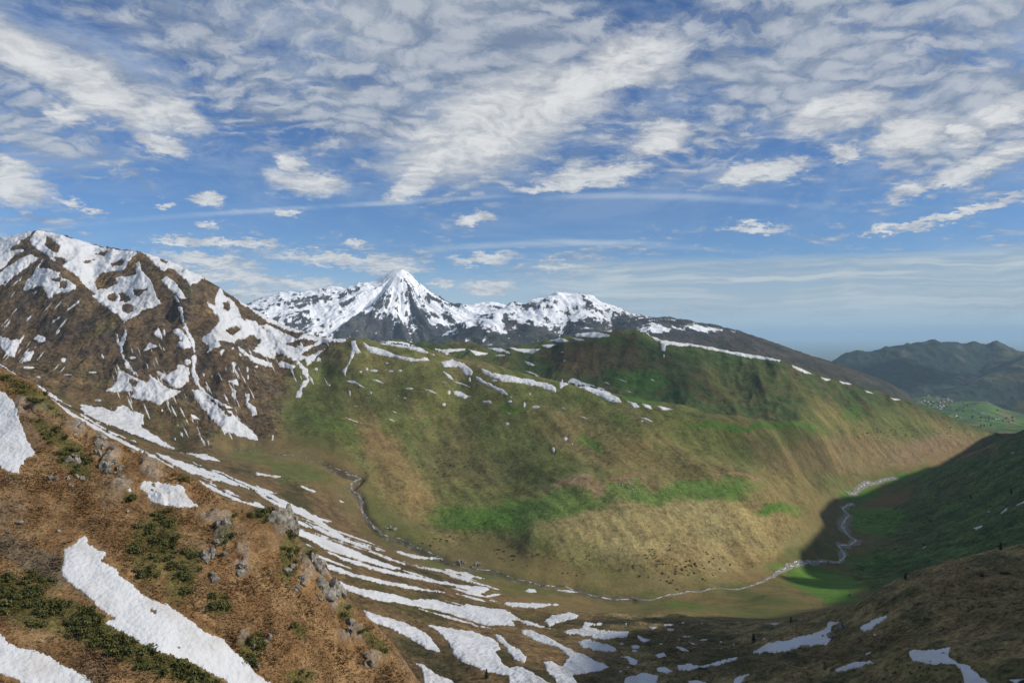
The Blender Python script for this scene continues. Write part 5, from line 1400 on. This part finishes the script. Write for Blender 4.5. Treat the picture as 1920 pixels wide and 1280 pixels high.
# ------------------------------------------------------------------ bushes across the valley
BU = [leaf_mesh('bush_leaves', 1.0, .75, 70, .22, M_BUSH, 950 + k) for k in range(5)]
nb_ = 0
for cx, cy, sx_, sy_, n_, s0, s1, lab_ in [
    (1290, 1062, 38, 16, 62, 1.1, 2.6, 'dark juniper bush in the thicket on the tan slope above the river'), (1228, 1045, 14, 10, 16, 1.0, 2.0, 'dark juniper bush left of the main thicket'),
    (955, 1040, 26, 10, 26, 1.0, 2.2, 'dark bush on the slope above the stream gorge'), (1085, 1038, 14, 12, 14, .9, 1.8, 'dark bush between gorge and thicket'), (830, 1016, 16, 5, 14, 1.3, 2.4, 'dark bush at the rim of the stream gorge'),
    (1330, 1000, 60, 26, 26, .6, 1.2, 'tiny bush scattered on the bright tan slope'), (850, 872, 36, 10, 22, 1.4, 2.8, 'dark heath bush below the brown scar'), (1690, 812, 60, 5, 34, 2.6, 4.6, 'dark bush in the line along the far shelf'),
    (1690, 850, 70, 16, 34, 1.4, 3.0, 'dark bush scattered above the far river bend'), (1060, 1075, 40, 6, 10, .9, 1.8, 'dark bush near the stream on the valley floor'), (1760, 975, 70, 35, 30, 1.6, 3.2, 'dark bush on the shaded right slope')]:
    for k in range(n_):
        px_, py_ = random.gauss(cx, sx_), random.gauss(cy, sy_)
        p = V.at(px_, py_)
        s = random.uniform(s0, s1)
        o = put('juniper_bush', BU[nb_ % 5], (p.x, p.y, p.z - .1 * s), (s * random.uniform(.9, 1.6), s, s * .8), random.uniform(0, 6.28))
        tag(o, lab_, 'bush', 'dark bushes across the valley'); nb_ += 1
HB = [leaf_mesh('heath_leaves', 1.0, .5, 90, .16, M_LEAF, 970 + k) for k in range(4)]
nh = 0
for cx, cy, sx_, sy_, n_, s0, s1, lab_ in [(1820, 1120, 70, 30, 60, .5, 1.3, 'low heath shrub on the knoll at the right'), (1480, 1235, 110, 14, 60, .6, 1.3, 'low heath shrub in the dark belt at the bottom'), (1700, 1255, 80, 10, 30, .5, 1.0, 'yellowish heath shrub at the bottom right'),
                                           (1250, 1190, 70, 18, 40, .5, 1.2, 'low heath shrub in the shaded hollow'), (850, 1150, 110, 8, 50, .6, 1.2, 'low heath shrub between the snow bands'), (1010, 1170, 60, 6, 30, .6, 1.1, 'low heath shrub right of the longest snow band')]:
    for k in range(n_):
        px_, py_ = random.gauss(cx, sx_), random.gauss(cy, sy_)
        if px_ > 1950 or py_ > 1300 or py_ < 1040:
            continue
        p = V.at(px_, py_); s = random.uniform(s0, s1)
        o = put('heath_shrub', HB[nh % 4], (p.x, p.y, p.z - .1 * s), (s * random.uniform(1, 1.9), s, s * .8), random.uniform(0, 6.28))
        tag(o, lab_, 'shrub', 'heath shrubs on the lower ground'); nh += 1


# ------------------------------------------------------------------ young pines
def pine_meshes(seed):
    r_ = np.random.default_rng(seed)
    vs, fs = [], []
    for k in range(8):
        a0, a1 = k / 8 * 2 * math.pi, (k + 1) / 8 * 2 * math.pi
        i = len(vs)
        vs += [(.035 * math.cos(a0), .035 * math.sin(a0), -.1), (.035 * math.cos(a1), .035 * math.sin(a1), -.1), (.006 * math.cos(a1), .006 * math.sin(a1), .95), (.006 * math.cos(a0), .006 * math.sin(a0), .95)]
        fs.append((i, i + 1, i + 2, i + 3))
    tm = bpy.data.meshes.new('trunk'); tm.from_pydata(vs, [], fs); tm.materials.append(M_BARK)
    vs, fs = [], []
    for k in range(420):
        h_ = r_.uniform(.10, 1.0) ** .9; R_ = (1 - h_) * .36 * r_.uniform(.5, 1.1) + .02
        a0 = r_.uniform(0, 6.28); q = r_.uniform(.2, 1.0)
        c = np.array([math.cos(a0) * R_ * q, math.sin(a0) * R_ * q, h_ - R_ * q * .25])
        d_ = np.array([math.cos(a0), math.sin(a0), -.25]) * r_.uniform(.05, .10)
        s_ = np.array([-math.sin(a0), math.cos(a0), r_.normal() * .5]) * r_.uniform(.03, .055)
        i = len(vs); vs += [c - d_, c + s_, c + d_, c - s_]; fs.append((i, i + 1, i + 2, i + 3))
    cm = bpy.data.meshes.new('crown'); cm.from_pydata([tuple(v) for v in vs], [], fs); cm.materials.append(M_PINE)
    return tm, cm


PM = [pine_meshes(k) for k in (1, 2, 3)]
for i, (px_, py_, h_, lab_) in enumerate([(912, 1272, 4.6, 'young pine standing beside the big bottom snow field'), (1413, 1202, 4.6, 'dark young pine in the shaded hollow above the crooked bank'), (1483, 1166, 4.0, 'young pine left of the dark rock knob'), (1698, 1086, 3.6, 'young pine on the knoll skyline'), (1645, 1104, 5.0, 'pine at the lower end of the knoll skyline'),
                                          (1876, 1030, 4.0, 'young pine high on the knoll skyline near the right edge'), (269, 858, 3.0, 'tiny pine on the long straight snow band'), (1896, 926, 9.0, 'pine on the shaded slope near the right edge'), (1820, 935, 8.0, 'pine in the middle of the shaded slope')]):
    p = V.at(px_, py_)
    e = bpy.data.objects.new('pine_tree', None); COL.objects.link(e); e.location = p; e.scale = (h_, h_, h_); e.rotation_euler[2] = i
    tag(e, lab_, 'tree', 'young pines')
    for nm, me in zip(('trunk', 'crown'), PM[i % 3]):
        o = bpy.data.objects.new(nm, me); COL.objects.link(o); o.parent = e


# ------------------------------------------------------------------ village in the basin
def house_meshes(w_, d_, h_, rh):
    a, b = w_ / 2, d_ / 2
    wm = bpy.data.meshes.new('wall')
    wm.from_pydata([(-a, -b, -3), (a, -b, -3), (a, b, -3), (-a, b, -3), (-a, -b, h_), (a, -b, h_), (a, b, h_), (-a, b, h_), (-a, 0, h_ + rh), (a, 0, h_ + rh)], [], [(0, 1, 5, 4), (2, 3, 7, 6), (1, 2, 6, 9, 5), (3, 0, 4, 8, 7)])
    wm.materials.append(M_WALL)
    o_ = .7; t2 = .5
    rm = bpy.data.meshes.new('roof')
    vs = []
    for x_ in (-a - o_, a + o_):
        vs += [(x_, -b - o_, h_ - .4), (x_, 0, h_ + rh + .25), (x_, b + o_, h_ - .4), (x_, b + o_, h_ - .4 + t2), (x_, 0, h_ + rh + .25 + t2), (x_, -b - o_, h_ - .4 + t2)]
    rm.from_pydata(vs, [], [(0, 1, 4, 5), (1, 2, 3, 4), (11, 10, 7, 6), (10, 9, 8, 7), (5, 4, 10, 11), (4, 3, 9, 10), (0, 6, 7, 1), (1, 7, 8, 2), (0, 5, 11, 6), (2, 8, 9, 3)])
    rm.materials.append(M_TILE)
    return wm, rm


HM = [house_meshes(14, 9, 6, 3.6), house_meshes(11, 9, 5, 3.2), house_meshes(22, 11, 5, 4)]
spots = [(1842, 776, 2, 'white farmhouse alone in the green field of the basin'), (1792, 780, 2, 'white barn in the lower green field'), (1866, 786, 0, 'left of the two farmhouses at the foot of the small hill'), (1871, 786, 1, 'right of the two farmhouses at the foot of the small hill'), (1826, 767, 1, 'small house under the wooded hill'), (1807, 786, 1, 'small house beside the field road'), (1850, 754, 0, 'house on top of the small hill'), (1916, 781, 1, 'house at the right edge of the basin'), (1763, 767, 0, 'house at the lower edge of the village')]
for k in range(44):
    spots.append((random.gauss(1766, 18), random.gauss(753, 7), k % 2, 'village house in the cluster on the sunny slope of the basin'))
for px_, py_, kind, lab_ in spots:
    d_ = float(B.dist(px_, py_)); x_ = (px_ - 960) / F * d_
    if not 3700 < d_ < 6100:
        d_ = 5300.0; x_ = (px_ - 960) / F * d_
    e = bpy.data.objects.new('house', None); COL.objects.link(e)
    e.location = (x_, d_, float(B.ground(x_, d_))); e.rotation_euler[2] = random.uniform(-.7, .7); e.scale = (1.15,) * 3
    tag(e, lab_, 'house', 'houses of the village')
    for nm, me in zip(('wall', 'roof'), HM[kind]):
        o = bpy.data.objects.new(nm, me); COL.objects.link(o); o.parent = e
TM = [leaf_mesh('crown', 1.0, 1.5, 90, .24, M_BROAD, 990 + k) for k in range(4)]
for k in range(70):
    px_, py_ = (random.gauss(1775, 26), random.gauss(757, 8)) if k < 45 else (random.uniform(1790, 1900), random.gauss(786, 6))
    d_ = float(B.dist(px_, py_))
    if not 3700 < d_ < 6100:
        continue
    x_ = (px_ - 960) / F * d_
    e = bpy.data.objects.new('round_tree', None); COL.objects.link(e); s = random.uniform(5, 9)
    e.location = (x_, d_, float(B.ground(x_, d_))); e.scale = (s, s, s)
    tag(e, 'round leafy tree among the village houses' if k < 45 else 'leafy tree along the fields below the village', 'tree', 'trees of the basin')
    o = bpy.data.objects.new('crown', TM[k % 4]); COL.objects.link(o); o.parent = e; o.location = (0, 0, .25)
    o = bpy.data.objects.new('trunk', PM[0][0]); COL.objects.link(o); o.parent = e; o.scale = (2, 2, .8)


# ------------------------------------------------------------------ grazing flock
def sheep_mesh():
    me = bpy.data.meshes.new('sheep')
    vs = [(0, 0, .62), (.35, 0, .64), (-.38, 0, .62), (.52, 0, .72), (.70, 0, .55), (.33, .13, .3), (.33, .13, 0), (.33, -.13, .3), (.33, -.13, 0), (-.36, .13, .3), (-.36, .13, 0), (-.36, -.13, .3), (-.36, -.13, 0)]
    rd = [.30, .27, .28, .13, .07, .07, .045, .07, .045, .07, .045, .07, .045]
    me.from_pydata(vs, [(0, 1), (0, 2), (1, 3), (3, 4), (1, 5), (5, 6), (1, 7), (7, 8), (2, 9), (9, 10), (2, 11), (11, 12)], [])
    o = bpy.data.objects.new('sheep_form', me); COL.objects.link(o)
    o.modifiers.new('skin', 'SKIN')
    for v, r_ in zip(me.skin_vertices[0].data, rd):
        v.radius = (r_, r_)
    me.skin_vertices[0].data[0].use_root = True
    o.modifiers.new('sub', 'SUBSURF').levels = 1
    bpy.context.view_layer.update()
    ev = o.evaluated_get(bpy.context.evaluated_depsgraph_get())
    out_ = bpy.data.meshes.new_from_object(ev); out_.name = 'sheep'
    bpy.data.objects.remove(o); out_.materials.clear(); out_.materials.append(M_WOOL)
    return out_


SHM = sheep_mesh()
fl = [(1280, 908), (1255, 915), (1340, 909), (1348, 902), (1276, 922), (938, 984)] + [(random.gauss(1168, 9), random.gauss(908, 2.5)) for _ in range(10)] + [(random.gauss(1190, 8), random.gauss(921, 2)) for _ in range(12)] + [(random.gauss(1195, 10), random.gauss(903, 1.2)) for _ in range(6)]
for i, (px_, py_) in enumerate(fl):
    p = V.at(px_, py_)
    lab_ = {0: 'white sheep alone in the middle of the bright green bench', 1: 'white sheep just left of the middle of the green bench', 2: 'white sheep at the right part of the green bench', 3: 'white sheep highest at the right of the green bench', 4: 'white sheep lowest on the green bench', 5: 'lone white sheep on the lower left green meadow'}.get(i, 'white sheep in the flock at the left end of the green bench')
    tag(put('sheep', SHM, (p.x, p.y, p.z), 1.25, random.uniform(0, 6.28)), lab_, 'sheep', 'grazing flock')


# ------------------------------------------------------------------ cumulus over the right valley side, out of view, whose shadows lie on the ridges
def cloud(lumps, t, land=V, vox=22):
    import bmesh
    bm = bmesh.new()
    for px_, py_, r_ in lumps:
        p = Vector(np.array(land.at(px_, py_)) + SUN * t)
        for k in range(4):
            q = p + Vector((random.gauss(0, r_ * .35), random.gauss(0, r_ * .35), random.gauss(0, r_ * .12)))
            ret = bmesh.ops.create_icosphere(bm, subdivisions=3, radius=r_ * random.uniform(.6, .9))
            for v in ret['verts']:
                v.co.z *= .6
                v.co += q
    me = bpy.data.meshes.new('cloud'); bm.to_mesh(me); bm.free()
    o = bpy.data.objects.new('cloud', me); COL.objects.link(o)
    m_ = o.modifiers.new('join', 'REMESH'); m_.mode = 'VOXEL'; m_.voxel_size = vox; m_.use_smooth_shade = True
    bpy.context.view_layer.update()
    ev = o.evaluated_get(bpy.context.evaluated_depsgraph_get())
    me2 = bpy.data.meshes.new_from_object(ev); o.modifiers.clear(); o.data = me2
    c_ = np.empty(len(me2.vertices) * 3, np.float32); me2.vertices.foreach_get('co', c_); c_ = c_.reshape(-1, 3)
    n_ = np.empty(len(me2.vertices) * 3, np.float32); me2.vertices.foreach_get('normal', n_); n_ = n_.reshape(-1, 3)
    c_ += n_ * (fbm(c_[:, 0] + c_[:, 2] * .7, c_[:, 1] - c_[:, 2] * .4, 110, 4, 801) * 34)[:, None]
    me2.vertices.foreach_set('co', c_.ravel()); me2.update()
    me2.materials.clear(); me2.materials.append(M_CLOUD)
    structure(o)


cloud([(1080, 660, 150), (1180, 680, 160), (1290, 720, 130), (1360, 800, 105), (1430, 835, 105), (1510, 830, 120), (1230, 660, 120)], 2750)
cloud([(610, 735, 40), (740, 735, 60), (880, 780, 60)], 2900, V, 14)
cloud([(1600, 705, 420), (1690, 710, 480), (1750, 715, 380)], 5200, B, 120)

# ------------------------------------------------------------------ the air
def haze_box():
    me = bpy.data.meshes.new('haze')
    X, Y0, Y1, zb, zt = 175000, -34000, 175000, -960, 760
    vs = [(sx_ * X, yy, zz_) for zz_ in (zb, zt) for yy in (Y0, Y1) for sx_ in (-1, 1)]
    me.from_pydata(vs, [], [(0, 2, 3, 1), (4, 5, 7, 6), (0, 1, 5, 4), (2, 6, 7, 3), (0, 4, 6, 2), (1, 3, 7, 5)])
    ma = bpy.data.materials.new('haze'); ma.use_nodes = True
    t = NT(ma.node_tree)
    out = t.n('ShaderNodeOutputMaterial'); v = t.n('ShaderNodeVolumePrincipled')
    v.inputs['Color'].default_value = (.54, .78, 1.0, 1)
    v.inputs['Density'].default_value = 2.8e-5
    v.inputs['Anisotropy'].default_value = 0.0
    t.t.links.new(v.outputs[0], out.inputs['Volume'])
    me.materials.append(ma)
    o = bpy.data.objects.new('haze', me); COL.objects.link(o); o['kind'] = 'stuff'
    return o


haze_box()
